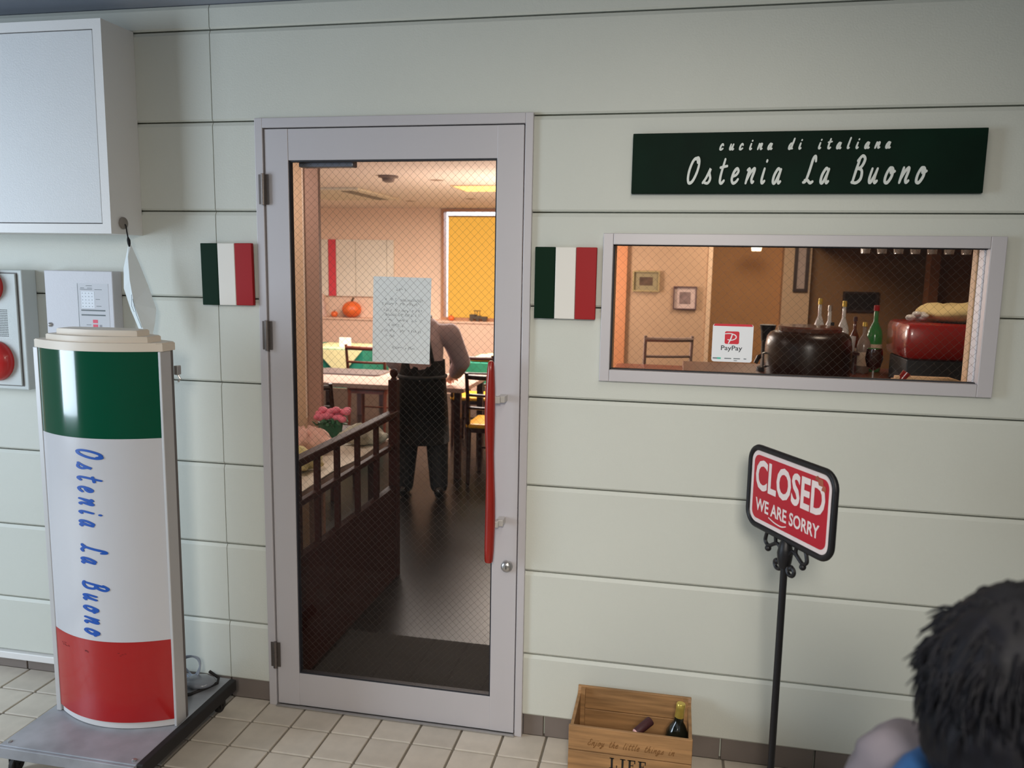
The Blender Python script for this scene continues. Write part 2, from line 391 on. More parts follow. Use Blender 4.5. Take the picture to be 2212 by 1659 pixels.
def merge(dst, src):
    me = bpy.data.meshes.new('t'); src.to_mesh(me); src.free(); dst.from_mesh(me); bpy.data.meshes.remove(me); return dst
def fit_text(s, x0, x1, y0, y1, offset=.02, extrude=0):
    """font text stretched into a box in the u,v plane"""
    b = font(s, 1, offset, extrude)
    xs = [v.co.x for v in b.verts]; ys = [v.co.y for v in b.verts]
    a, c, d, e = min(xs), max(xs), min(ys), max(ys)
    for v in b.verts: v.co.x = x0+(v.co.x-a)/(c-a)*(x1-x0); v.co.y = y0+(v.co.y-d)/(e-d)*(y1-y0)
    return b

# ============================================================ SETTING
Z = [2.4287-.303*k for k in range(8)]      # joint heights
DX0, DX1, DZ = -1.437, -.471, 2.133         # door frame outside
WX0, WX1, WZ0, WZ1 = -.237, .928, 1.285, 1.757   # window frame outside
XL, XR = -3.9, 3.3
# backing wall with the two openings
b = B()
for a in ((XL, DX0, .03, .16, 0, 2.6), (DX0, DX1, .03, .16, DZ, 2.6), (DX1, WX0, .03, .16, 0, 2.6), (WX0, WX1, .03, .16, 0, WZ0), (WX0, WX1, .03, .16, WZ1, 2.6), (WX1, XR, .03, .16, 0, 2.6)): box(b, *a)
wall = struct('wall_front', b, gap_m)
def strip(bm, x0, x1, z0, z1, top=True, bot=True):
    ct, cb, g = (.012 if top else 0), (.006 if bot else 0), .0025
    pr = [(.03, z0+g), (.005, z0+g), (0, z0+g+cb), (0, z1-g-ct), (.006, z1-g), (.03, z1-g)]
    a = [bm.verts.new((x0, y, z)) for y, z in pr]; c = [bm.verts.new((x1, y, z)) for y, z in pr]
    bm.faces.new(a); bm.faces.new(c[::-1])
    for i in range(6): bm.faces.new((a[i], c[i], c[(i+1) % 6], a[(i+1) % 6]))
rows = [(2.512, Z[0])]+[(Z[k], Z[k+1]) for k in range(7)]+[(Z[7], .078)]
def pan(bm): return obj('panel', bm, wall_m, wall)
for i, (zt, zb) in enumerate(rows):
    b = B(); strip(b, XL, -1.6015, zb, zt); pan(b)
    if i == 0:
        b = B(); strip(b, -1.5985, XR, zb, zt); pan(b); continue
    if i == 1:
        b = B(); strip(b, -1.5985, XR, zb, zt); pan(b); continue
    b = B(); strip(b, -1.5985, DX0, zb, zt); pan(b)
    if i == 3:
        b = B(); strip(b, DX1, WX0, zb, zt); strip(b, WX1, XR, zb, zt)
        strip(b, WX0, WX1, WZ1-.002, zt, bot=False); pan(b)
    elif i == 4:
        b = B(); strip(b, DX1, WX0, zb, zt); strip(b, WX1, XR, zb, zt); strip(b, WX0, WX1, zb, WZ0+.002, top=False); pan(b)
    else:
        b = B(); strip(b, DX1, XR, zb, zt); pan(b)
# skirting tiles
x = -.395-.303*12
while x < XR:
    for (a, c) in [(x+.003, x+.300)]:
        segs = []
        if c <= DX0 or a >= DX1: segs = [(a, c)]
        elif a < DX0 < c: segs = [(a, DX0-.002)]
        elif a < DX1 < c: segs = [(DX1+.002, c)]
        for s in segs:
            if s[0] > XL: obj('skirting_tile', bx(s[0], s[1], .012, .031, 0, .077, bev=.002), base_m, wall)
    x += .303
obj('ledge_strip', bx(XL, -1.98, -.012, .03, .048, .077, bev=.003), white_m, wall)
# floor slab, tiles
b = B(); box(b, -6.5, 3.3, -5.4, .16, -.12, -.006); flo = struct('floor', b, grout_m)
tmesh = None
for i in range(-8, 22):
    for j in range(0, 9):
        x0 = -1.293+.1515*i-.1515*3; y1 = .017-.152*j
        if x0 > 1.35 or x0 < -3.15: continue
        if tmesh is None:
            o = obj('floor_tile', bx(.004, .1475, -.148, -.004, -.01, 0, bev=.0025), tile_m, flo); tmesh = o
        else:
            o = tmesh.copy(); C.objects.link(o); o.parent = flo
        o.location = (x0, y1, random.uniform(-.0006, .0004))
# remaining paving beyond the single tiles
m = mat('tile_paving_far', lin(176, 168, 156), .5); n = m.node_tree
bt = n.nodes.new('ShaderNodeTexBrick'); bt.offset = 0; bt.inputs['Scale'].default_value = 1; bt.inputs['Brick Width'].default_value = .1515; bt.inputs['Row Height'].default_value = .152
bt.inputs['Mortar Size'].default_value = .004; bt.inputs['Color1'].default_value = lin(184, 176, 164); bt.inputs['Color2'].default_value = lin(176, 168, 156); bt.inputs['Mortar'].default_value = lin(132, 124, 112)
tcn = n.nodes.new('ShaderNodeTexCoord'); n.links.new(tcn.outputs['Object'], bt.inputs['Vector']); n.links.new(bt.outputs['Color'], n.nodes['Principled BSDF'].inputs['Base Color'])
b = B()
for a in ((-6.5, -3.2, -1.355, .03), (1.434, 3.3, -1.355, .03), (-6.5, 3.3, -5.4, -1.358)): box(b, *a, -.02, 0)
obj('paving', b, m, flo, kind='stuff')
struct('ceiling', bx(-6.5, 3.3, -5.4, .03, 2.512, 2.62), ceil_m)
struct('right_light_block', bx(3.3, 3.45, -5.4, .16, 0, 2.62), wall_m)  # unseen wall added to close off light and darken the right end
b = B(); box(b, -6.5, 3.3, -5.4, -5.25, 0, 1.05); box(b, -6.5, 3.3, -5.45, -5.2, 1.05, 1.1); struct('wall_parapet', b, concrete)
struct('outer_ground', bx(-40, 40, -60, -5.45, -.3, -.1), concrete)

# ------------------------------------------------------------ door
D = thing('door_1', '', '', (-.955, 0, 0)); del D['label'], D['category']; D['kind'] = 'structure'
b = B()
for a in ((DX0, -1.408, -.012, .12, 0, DZ), (-.497, DX1, -.012, .12, 0, DZ), (-1.408, -.497, -.012, .12, 2.1, DZ)): box(b, *a, bev=.002)
obj('door_frame', b, alu, D)
LX0, LX1 = -1.4035, -.5015
b = B(); box(b, LX0, -1.318, -.006, .03, .008, 2.097, bev=.0015); obj('stile', b, alu, D)
b = B(); box(b, -.589, LX1, -.006, .03, .008, 2.097, bev=.0015); obj('stile', b, alu, D)
obj('top_rail', bx(-1.3185, -.5885, -.0045, .028, 1.993, 2.097, bev=.0015), alu, D)
obj('bottom_rail', bx(-1.3185, -.5885, -.0045, .028, .008, .134, bev=.0015), alu, D)
b = B()
for a in ((-1.3185, -1.3135, 0, .02, .134, 1.993), (-.594, -.5885, 0, .02, .134, 1.993), (-1.3135, -.594, 0, .02, .134, .139), (-1.3135, -.594, 0, .02, 1.988, 1.993)): box(b, *a)
obj('glazing_gasket', b, alu_d, D)
obj('door_stop', bx(-1.4075, -.4975, .012, .03, 2.097, 2.1), alu_d, D)
obj('threshold', bx(-1.408, -.497, -.02, .12, 0, .006, bev=.001), steel, D)
gl = obj('pane', bx(-1.3135, -.594, .009, .015, .139, 1.988), pane_m, D)
def wires(x0, x1, z0, z1, y, p=.0262, t=.00022):
    b = B()
    for sgn in (1, -1):
        k = x0-(z1-z0) if sgn == 1 else x0
        end = x1 if sgn == 1 else x1+(z1-z0)
        while k < end:
            # line x = k + sgn*(z-z0)
            zs = [z0, z1]; xs = [k, k+sgn*(z1-z0)]
            pts = []
            ta, tb = 0, z1-z0
            if sgn == 1: ta = max(ta, x0-k); tb = min(tb, x1-k)
            else: ta = max(ta, k-x1); tb = min(tb, k-x0)
            if tb > ta+.002:
                a = Vector((k+sgn*ta, y, z0+ta)); c = Vector((k+sgn*tb, y, z0+tb))
                nn = Vector((-(c-a).z, 0, (c-a).x)).normalized()*t; dy = Vector((0, t, 0))
                q = [b.verts.new(v) for v in (a-nn-dy, a+nn-dy, a+nn+dy, a-nn+dy, c-nn-dy, c+nn-dy, c+nn+dy, c-nn+dy)]
                for f in ((0, 1, 5, 4), (1, 2, 6, 5), (2, 3, 7, 6), (3, 0, 4, 7)): b.faces.new([q[i] for i in f])
            k += p
    return b
obj('wire_mesh', wires(-1.3135, -.594, .139, 1.988, .0085), wire_m, gl, kind='stuff')
for z0, z1 in ((1.843, 1.949), (1.341, 1.447), (.153, .254)):
    b = B(); lathe(b, [(.0075, 0), (.0075, z1-z0)], (-1.406, -.018, z0), 12)
    for k in range(1, 5): lathe(b, [(.0085, 0), (.0085, .0015)], (-1.406, -.018, z0+(z1-z0)*k/5), 12)
    box(b, -1.425, -1.388, -.014, -.0115, z0+.003, z1-.003)
    obj('hinge', b, mat('hinge_steel', lin(120, 112, 108), .4, metal=.8), D, smooth=True)
b = B()
hp = [(.657, .012, .0115), (.662, .0145, .014), (.70, .0165, .015), (.80, .0175, .016), (.88, .0165, .0155), (.96, .0145, .0145), (1.03, .014, .014), (1.10, .0165, .0155), (1.17, .0178, .016), (1.25, .0165, .0155), (1.31, .0125, .014), (1.335, .0105, .0125), (1.342, .006, .007)]
rr = []
for z, rx, ry in hp:
    rr.append([b.verts.new((-.5845+.003*math.sin((z-.66)*9)+rx*math.cos(2*PI*i/16), -.07+ry*math.sin(2*PI*i/16), z)) for i in range(16)])
for a, c in zip(rr, rr[1:]):
    for j in range(16): b.faces.new((a[j], a[(j+1) % 16], c[(j+1) % 16], c[j]))
b.faces.new(rr[0]); b.faces.new(rr[-1])
hd = obj('door_handle', b, red_wood, D, smooth=True, label='red lacquered wooden pull bar')
for zc in (1.213, .79):
    b = B(); box(b, -.578, -.555, -.07, -.045, zc-.011, zc+.011, bev=.002); box(b, -.566, -.542, -.052, -.0055, zc-.011, zc+.011, bev=.002)
    obj('handle_bracket', b, mat('pale_bracket', lin(206, 202, 198), .35, metal=.3), hd)
b = B(); lathe(b, [(.0205, .005), (.0205, .013), (.019, .018), (.013, .023), (.004, .0245)], (-.5345, 0, .625), 24, 'Y')
lk = obj('lock_knob', b, steel, D, smooth=True)
obj('key_slot', bx(-.5355, -.5335, -.0255, -.024, .619, .631), alu_d, lk)

# ------------------------------------------------------------ window
Wn = thing('window_1', '', '', (.345, 0, 1.285)); del Wn['label'], Wn['category']; Wn['kind'] = 'structure'
GX0, GX1, GZ0, GZ1 = -.205, .885, 1.323, 1.722
b = B()
for a in ((WX0, GX0, -.022, .03, WZ0, WZ1), (GX1, WX1, -.022, .03, WZ0, WZ1), (GX0, GX1, -.022, .03, GZ1, WZ1), (GX0, GX1, -.022, .03, WZ0, GZ0)): box(b, *a, bev=.002)
obj('window_frame', b, alu, Wn)
b = B()
for a in ((GX0, GX0+.004, .0, .02, GZ0, GZ1), (GX0, GX1, .0, .02, GZ1-.003, GZ1), (GX0, GX1, 0, .02, GZ0, GZ0+.003)): box(b, *a)
obj('glazing_gasket', b, alu_d, Wn)
gl2 = obj('pane', bx(GX0+.004, GX1, .008, .014, GZ0+.003, GZ1-.003), pane_m, Wn)
obj('wire_mesh', wires(GX0+.004, GX1, GZ0+.003, GZ1-.003, .0075, t=.0002), wire_m, gl2, kind='stuff')
# inner sash and wooden lining seen at the right
obj('sash_profile', bx(GX1-.004, GX1+.012, .016, .055, GZ0-.02, GZ1+.02), mat('white_sash', lin(235, 235, 242), .4), Wn)
obj('sash_profile', bx(GX1+.002, GX1+.02, .056, .075, GZ0-.02, GZ1+.02), mat('grey_sash', lin(120, 122, 134), .4), Wn)
b = B()
for a in ((GX1-.003, GX1+.04, .076, .112, GZ0-.04, GZ1+.04), (GX0-.04, GX0-.003, .03, .19, GZ0-.04, GZ1+.04), (GX0-.04, GX1+.04, .03, .19, GZ1+.003, GZ1+.035), (GX0-.04, GX1+.04, .03, .19, GZ0-.06, GZ0-.03)): box(b, *a)
obj('wood_lining', b, cream_wood, Wn)

# ============================================================ THINGS ON THE WALL
def flag(x0, x1, z0, z1, lab, tilt=0):
    t = thing('flag_plaque', lab, 'plaque', ((x0+x1)/2, -.012, (z0+z1)/2), group='tricolour flag plaques')
    w = (x1-x0)/3
    obj('backing_batten', bx(x0+.03, x1-.03, -.012, -.0005, z0+.03, z1-.03), mat('raw_batten', lin(120, 90, 60), .8), t)
    for k, (nm, m_) in enumerate((('green_stripe', green_m), ('white_stripe', fwhite_m), ('red_stripe', red_m))):
        obj(nm, bx(x0+w*k+.0004, x0+w*(k+1)-.0004, -.028, -.012, z0, z1, bev=.002), m_, t)
    t.rotation_euler = (0, math.radians(tilt), 0); return t
flag(-1.646, -1.45, 1.497, 1.712, 'smaller green, white and red flag plaque, left of the door', -.6)
flag(-.455, -.255, 1.483, 1.712, 'larger green, white and red flag plaque between door and window', 0)

SG = thing('name_signboard', 'long dark green signboard with white script lettering above the window', 'sign', (.348, -.02, 1.97))
b = B()
P = [(-.155, 1.879), (.848, 1.879), (.848, 2.0615), (-.155, 2.0595)]
prism(b, P, lambda u, v, h: (u, -h, v), .0005, .026)
bmesh.ops.bevel(b, geom=b.edges[:], offset=.0015, segments=1, affect='EDGES')
obj('board', b, sgreen_m, SG)
def words_of(s, sp_):
    out, off = [], 0
    for wd in s.split(' '):
        out.append((wd, off)); off += script_len(wd+' ', sp_)+sp_
    return out
def line(s, x0, x1, zb, h, sp_, w, y, m_, parent, name='lettering', hh=.0025, slope=0):
    L = script_len(s, sp_); k = (x1-x0)/(L+.22)
    for wd, off in words_of(s, sp_):
        bb = B(); script(bb, wd, lambda u, v, d: (x0+(u+off)*k, y-d, zb+v*h), w=w, sp_=sp_, h0=0, h1=hh)
        obj(name, bb, m_, parent)
line('Osteria La Buono', .012, .700, 1.909, .077, .34, .125, -.0262, let_w, SG, 'name_lettering')
line('cucina di italiana', .106, .594, 2.008, .030, .62, .19, -.0262, let_w, SG, 'small_lettering')

# payment sticker on the window
PP = thing('payment_sticker', 'white square sticker with red logo on the window glass', 'sticker', (.177, .0068, 1.42))
f = lambda u, v, h: (.177+u, .0068-h, 1.42+v)
obj('card', prism(B(), rrect(.124, .120, .008), f, 0, .0006), mat('sticker_white', lin(238, 240, 244), .4), PP)
obj('red_edge', prism(B(), [(-.058, .053), (.058, .053), (.060, .055), (.056, .060), (-.056, .060), (-.060, .055)], f, .0006, .0009), pp_red, PP)
lg = obj('logo', prism(B(), rrect(.044, .040, .005, cx=-.002, cy=.017), f, .0006, .0010), pp_red, PP)
b = B(); fl = lambda u, v, h: (.177-.0024+u*.040, .0058-h, 1.42+.017+v*.036)
ribbon(b, smoothpts([(-.55, .33), (-.1, .36), (.28, .2), (.3, -.05), (0, -.22), (-.3, -.18)]), .09, fl, 0, .0003)
ribbon(b, smoothpts([(.02, .28), (-.08, -.1), (-.24, -.5)]), .1, fl, 0, .0003)
obj('logo_mark', b, mat('sticker_white', lin(238, 240, 244), .4), lg)
b = fit_text('PayPay', -.034, .031, -.028, -.008, .012); mapv(b, lambda u, v, h: (.177+u, .0060, 1.42+v)); obj('wordmark', b, inkd, PP)
b = B(); box(b, .119, .133, .0059, .0062, 1.369, 1.373)
for x0, x1 in ((.155, .176), (.183, .203), (.214, .222)): box(b, x0, x1, .0059, .0062, 1.3695, 1.3725)
for x0, x1 in ((.184, .194),): box(b, x0, x1, .0059, .0062, 1.3635, 1.3655)
obj('small_print', b, ink_m, PP, kind='stuff')
obj('green_mark', bx(.133, .144, .0058, .0062, 1.3685, 1.3735), pp_g, PP)

# notice on the inside of the door glass
NT = thing('paper_notice', 'pale printed paper notice stuck behind the door glass', 'notice', (-.92, .017, 1.46))
def fn(u, v, h): return (-.922+u+v*.022, .0166-h, 1.459+v-u*.012)
bsh = B(); bsh.faces.new([bsh.verts.new(fn(u, v, .0005)) for u, v in ((-.1035, -.147), (.1035, -.147), (.1035, .147), (-.1035, .147))]); obj('sheet', bsh, paper_m, NT)
b = B(); random.seed(3)
def words(v, u0, u1, dens=.7, hh=.0035):
    u = u0
    while u < u1:
        if random.random() < dens:
            for q in range(3):
                uu = u+random.uniform(0, .004); vv = v+random.uniform(-hh, hh)
                if random.random() < .5: prism(b, [(uu, vv), (uu+.0045, vv), (uu+.0045, vv+.0008), (uu, vv+.0008)], fn, .0006, .0008)
                else: prism(b, [(uu, vv-.003), (uu+.0008, vv-.003), (uu+.0008, vv+.003), (uu, vv+.003)], fn, .0006, .0008)
        u += .006
words(.104, -.022, .012, .9)
words(.070, -.06, -.02, .8); words(.068, -.008, .07, .98)
for k, v in enumerate((.055, .033, .018, .0, -.018, -.037)):
    words(v, -.072, (.07 if k != 4 else .0), .6)
words(-.055, -.055, -.03, .8)
words(-.095, -.035, .045, .75)
obj('printed_text', b, ink_m, NT, kind='stuff')

# big wall cabinet, upper left
CB = thing('wall_cabinet', 'large white flat-door cabinet hung high on the wall at left', 'cabinet', (-2.55, -.08, 2.08))
x0, x1, z0, z1 = -3.25, -1.890, 1.736, 2.430
b = B(); box(b, x0, x1, -.150, -.0005, z0, z1)
for a in ((x0, x1, -.166, -.150, z1-.032, z1), (x0, x1, -.166, -.150, z0, z0+.032), (x1-.032, x1, -.166, -.150, z0+.032, z1-.032), (x0, x0+.032, -.166, -.150, z0+.032, z1-.032)): box(b, *a)
obj('body', b, white_m, CB)
obj('door', bx(x0+.035, x1-.035, -.165, -.1505, z0+.035, z1-.035, bev=.001), white_d, CB)
obj('door_gap', bx(x0+.032, x1-.032, -.1508, -.1502, z0+.032, z1-.032), seam_m, CB)
# cabinet casts: magnet, cord, hanging paper
HP = thing('hanging_sheet', 'white sheet dangling on black cord from cabinet side', 'paper', (-1.875, -.108, 1.60))
b = B(); lathe(b, [(.019, 0), (.021, .002), (.020, .007), (.015, .010)], (-1.8895, -.108, 1.774), 24, 'X')
obj('magnet', b, mat('grey_magnet', lin(134, 126, 118), .5), HP, smooth=True)
b = B(); tube(b, [(-1.880, -.108, 1.770), (-1.876, -.108, 1.764), (-1.877, -.104, 1.745), (-1.876, -.1, 1.722)], .0022, 8)
obj('cord', b, black_m, HP, smooth=True)
b = B(); tube(b, [(-1.8765, -.1, 1.726), (-1.8745, -.1, 1.716), (-1.8735, -.1, 1.705), (-1.8725, -.1, 1.694)], [.003, .006, .0055, .003], 8)
obj('clip', b, black_m, HP, smooth=True)
b = B()
pv = [(-1.876, -.100, 1.702), (-1.868, -.098, 1.700), (-1.846, -.090, 1.638), (-1.818, -.085, 1.560), (-1.787, -.09, 1.480), (-1.792, -.095, 1.43), (-1.803, -.10, 1.372), (-1.822, -.10, 1.371), (-1.846, -.105, 1.405), (-1.872, -.110, 1.475), (-1.894, -.112, 1.55), (-1.894, -.108, 1.62)]
mid = [(-1.872, -.112, 1.66), (-1.862, -.122, 1.58), (-1.846, -.128, 1.50), (-1.824, -.122, 1.42)]
Pv = [b.verts.new(p) for p in pv]; Mv = [b.verts.new(p) for p in mid]
for f_ in ((Pv[0], Pv[1], Mv[0]), (Pv[1], Pv[2], Mv[0]), (Pv[2], Mv[1], Mv[0]), (Pv[2], Pv[3], Mv[1]), (Pv[3], Mv[2], Mv[1]), (Pv[3], Pv[4], Mv[2]), (Pv[4], Pv[5], Mv[2]), (Pv[5], Mv[3], Mv[2]), (Pv[5], Pv[6], Mv[3]), (Pv[6], Pv[7], Mv[3]), (Pv[7], Pv[8], Mv[3]), (Pv[8], Mv[2], Mv[3]), (Pv[8], Pv[9], Mv[2]), (Pv[9], Mv[1], Mv[2]), (Pv[9], Pv[10], Mv[1]), (Pv[10], Pv[11], Mv[1]), (Pv[11], Mv[0], Mv[1]), (Pv[11], Pv[0], Mv[0])): b.faces.new(f_)
r = bmesh.ops.extrude_face_region(b, geom=b.faces[:]); bmesh.ops.translate(b, verts=[g for g in r['geom'] if isinstance(g, bmesh.types.BMVert)], vec=(.0008, .0006, 0))
obj('sheet', b, paper_m, HP)
b = B(); random.seed(5)
tube(b, [(-1.848, -.1295, 1.515), (-1.836, -.1295, 1.46), (-1.822, -.1245, 1.415)], .0007, 5)
tube(b, [(-1.852, -.129, 1.53), (-1.855, -.1275, 1.49), (-1.846, -.1275, 1.47)], .0006, 5)
obj('pen_marks', b, inkd, HP)

# fire alarm panel
FA = thing('fire_alarm_box', 'pale grey alarm box with red bell and lamp at left edge', 'alarm', (-2.6, -.04, 1.38))
obj('housing', bx(-2.86, -2.345, -.068, -.0005, 1.163, 1.606, bev=.004), panel_g, FA)
obj('front_door', bx(-2.84, -2.368, -.076, -.0685, 1.18, 1.592, bev=.002), panel_g, FA)
obj('door_gap', bx(-2.844, -2.364, -.0688, -.0683, 1.176, 1.596), seam_m, FA)
b = B(); lathe(b, [(.074, 0), (.075, .006), (.070, .022), (.052, .034), (.02, .040), (.012, .040), (.010, .044), (.004, .045)], (-2.468, -.076, 1.270), 36, 'Y')
obj('bell', b, bellred, FA, smooth=True)
b = B(); lathe(b, [(.062, 0), (.063, .010), (.052, .03), (.034, .046), (.012, .054)], (-2.482, -.076, 1.545), 32, 'Y')
obj('alarm_lamp', b, bellred, FA, smooth=True)
b = B()
for i in range(12):
    for j in range(16):
        X = -2.413-.0062*i; Y = 1.459-.0064*j
        box(b, X-.0016, X+.0016, -.0768, -.0762, Y-.0016, Y+.0016)
obj('speaker_holes', b, mat('hole_dark', lin(96, 100, 102), .8), FA, kind='stuff')
# control panel
CP = thing('control_box', 'light grey metal box with instruction label, behind the tricolour stand', 'box', (-2.13, -.025, 1.4))
obj('housing', bx(-2.267, -1.985, -.050, -.0005, 1.17, 1.607, bev=.003), panel_w, CP)
b = B(); lathe(b, [(.008, 0), (.008, .003), (.006, .006), (.002, .008)], (-2.252, -.05, 1.409), 16, 'Y'); obj('key_lock', b, steel, CP, smooth=True)
lb = obj('instruction_label', bx(-2.130, -2.004, -.0506, -.05, 1.30, 1.562), mat('label_grey', lin(200, 202, 208), .5), CP)
b = B(); box(b, -2.1305, -2.129, -.0509, -.0506, 1.30, 1.562)
for z_, x_, x2 in ((1.553, -2.095, -2.07), (1.545, -2.118, -2.103), (1.545, -2.09, -2.07), (1.540, -2.12, -2.07), (1.54, -2.06, -2.03), (1.505, -2.057, -2.04), (1.48, -2.055, -2.035), (1.412, -2.10, -2.08), (1.395, -2.097, -2.083), (1.38, -2.1, -2.08)): box(b, x_, x2, -.0509, -.0506, z_, z_+.0018)
for z_ in (1.463, 1.446): box(b, -2.119, -2.02, -.051, -.0506, z_, z_+.005)
obj('label_print', b, ink_m, lb)
b = bx(-2.116, -2.062, -.0510, -.0506, 1.473, 1.534)
obj('label_table', b, mat('label_white', lin(226, 232, 240), .5), lb)
b = B()
for i in range(4):
    for j in range(5): box(b, -2.112+.013*i, -2.109+.013*i, -.0513, -.0510, 1.478+.012*j, 1.480+.012*j)
obj('label_print', b, ink_m, lb)
b = B(); box(b, -2.073, -2.053, -.0510, -.0506, 1.420, 1.432); box(b, -2.073, -2.053, -.0510, -.0506, 1.403, 1.415)
obj('red_marks', b, mat('label_red', lin(226, 70, 96), .5), lb)
obj('grey_mark', bx(-2.047, -2.037, -.0510, -.0506, 1.403, 1.414), mat('label_mark', lin(150, 150, 158), .6), lb)

# ============================================================ TRICOLOUR LIGHT-BOX STAND ON ITS DOLLY
ZP = .112
DY = thing('dolly', 'low grey metal dolly plate on black casters under the tricolour stand', 'dolly', (-1.80, -.33, 0))
obj('plate', bx(-2.055, -1.565, -.605, -.065, ZP-.014, ZP, bev=.003), zinc, DY)
b = B(); box(b, -1.565, -1.540, -.605, -.065, ZP-.04, ZP+.003, bev=.004); obj('edge_bumper', b, rubber, DY)
for Y in (-.615, -.0645): obj('edge_angle', bx(-2.055, -1.566, Y, Y+.0095, ZP-.04, ZP-.003, bev=.002), zinc, DY)
for X, Y in ((-2.03, -.57), (-1.59, -.57), (-2.03, -.10), (-1.59, -.10)):
    b = B(); lathe(b, [(.024, -.009), (.027, -.006), (.027, .006), (.024, .009)], (X, Y, .027), 18, 'X')
    cw = obj('caster', b, rubber, DY, smooth=True)
    b = B(); box(b, X-.014, X-.011, Y-.016, Y+.016, .02, .072); box(b, X+.011, X+.014, Y-.016, Y+.016, .02, .072); box(b, X-.02, X+.02, Y-.02, Y+.02, .072, ZP-.014)
    tube(b, [(X-.016, Y, .027), (X+.016, Y, .027)], .004, 8)
    obj('caster_fork', b, black_m, cw)
b = B()
for X, Y in ((-2.035, -.585), (-1.585, -.585)): lathe(b, [(.008, 0), (.008, .003), (.004, .005)], (X, Y, ZP), 10)
obj('bolt_heads', b, steel, DY, smooth=True, kind='stuff')

SX0, SX1, SYF, SYB = -2.022, -1.572, -.382, -.326
XM, HW = (SX0+SX1)/2, (SX1-SX0)/2
SAG = .072
def arcy(x, sag=SAG, y0=SYF, hw=HW):
    t = max(-1, min(1, (x-XM)/hw)); return y0-sag*(1-t*t)
ST = thing('tricolour_sign_stand', 'tall free-standing curved sign with green, white and red bands', 'sign', (XM, (SYF+SYB)/2, ZP))
def facepart(name, z0, z1, m_, label=None, x0=SX0+.014, x1=SX1-.006):
    b = B(); N = 28; out = []
    for sgn in (0, 1):
        out.append([[b.verts.new((x0+(x1-x0)*i/N, arcy(x0+(x1-x0)*i/N)+(.0 if sgn == 0 else .006), z)) for i in range(N+1)] for z in (z0, z1)])
    F, K = out
    for i in range(N):
        b.faces.new((F[0][i], F[0][i+1], F[1][i+1], F[1][i])); b.faces.new((K[0][i+1], K[0][i], K[1][i], K[1][i+1]))
        b.faces.new((F[1][i], F[1][i+1], K[1][i+1], K[1][i])); b.faces.new((F[0][i+1], F[0][i], K[0][i], K[0][i+1]))
    b.faces.new((F[0][0], F[1][0], K[1][0], K[0][0])); b.faces.new((F[0][N], K[0][N], K[1][N], F[1][N]))
    return obj(name, b, m_, ST, smooth=True, label=label)
facepart('green_band', 1.092, 1.366, acr_g)
wb = facepart('white_band', .418, 1.0915, acr_w)
rb = facepart('red_band', .138, .4175, acr_r)
# body shell: two profiles and the curved back
b = B(); N = 28
outl = [(SX0+(SX1-SX0)*i/N, arcy(SX0+(SX1-SX0)*i/N)+.007) for i in range(N+1)]+[(SX1-(SX1-SX0)*i/N, -.708-arcy(SX1-(SX1-SX0)*i/N)-.0) for i in range(N+1)]
prism(b, outl, lambda u, v, h: (u, v, h), ZP+.002, 1.366); obj('cabinet_shell', b, mat('shell_white', lin(222, 220, 220), .45), ST, smooth=True)
b = B(); box(b, SX0-.004, SX0+.0135, SYF-.010, SYB+.006, ZP+.001, 1.366, bev=.002); obj('left_profile', b, lalu, ST)
b = B(); box(b, SX1-.0055, SX1+.004, SYF-.008, SYF+.045, ZP+.001, 1.366, bev=.002); obj('right_profile', b, lalu, ST)
b = B(); box(b, SX1-.01, SX1+.001, SYB-.024, SYB+.006, ZP+.001, 1.366, bev=.002); obj('rear_profile', b, mat('grey_profile', lin(112, 106, 104), .5, metal=.2), ST)
b = B(); box(b, SX1, SX1+.014, -.32, -.30, 1.285, 1.315, bev=.002); tube(b, [(SX1+.008, -.31, 1.285), (SX1+.016, -.31, 1.272), (SX1+.008, -.31, 1.262)], .003, 6)
obj('latch', b, steel, ST)
def capout(g, cut):
    """stepped lid outline: curved front and back, clipped ends"""
    x0, x1 = SX0-g, SX1+g+.004; P = []
    ym = -.352
    for i in range(N+1):
        x = x0+(x1-x0)*i/N; P.append((x, arcy(x, SAG, SYF, HW+abs(g))-g*.6))
    for i in range(N+1):
        x = x1-(x1-x0)*i/N; P.append((x, 2*ym-(arcy(x, SAG, SYF, HW+abs(g))-g*.6)))
    return P
for nm, g, z0, z1 in (('lid_base', .004, 1.3665, 1.393), ('lid_step', -.042, 1.393, 1.411), ('lid_top', -.080, 1.411, 1.429)):
    b = B(); P = capout(g, 0) if g > 0 else None
    if g < 0:
        x0, x1 = SX0-g, SX1+g; P = []; ym = -.352; dep = .125+g*.9
        for i in range(N+1):
            x = x0+(x1-x0)*i/N; t = 2*i/N-1; P.append((x, ym-(dep-(dep-.028)*t*t*(.9))))
        for i in range(N+1):
            x = x1-(x1-x0)*i/N; t = 2*i/N-1; P.append((x, ym+(dep-(dep-.028)*t*t*(.9))))
    prism(b, P, lambda u, v, h: (u, v, h), z0, z1)
    bmesh.ops.bevel(b, geom=[e for e in b.edges if abs(e.verts[0].co.z-e.verts[1].co.z) < 1e-5 and e.verts[0].co.z > z1-1e-4], offset=.003, segments=2, affect='EDGES')
    obj(nm, b, cream_m, ST, smooth=True)
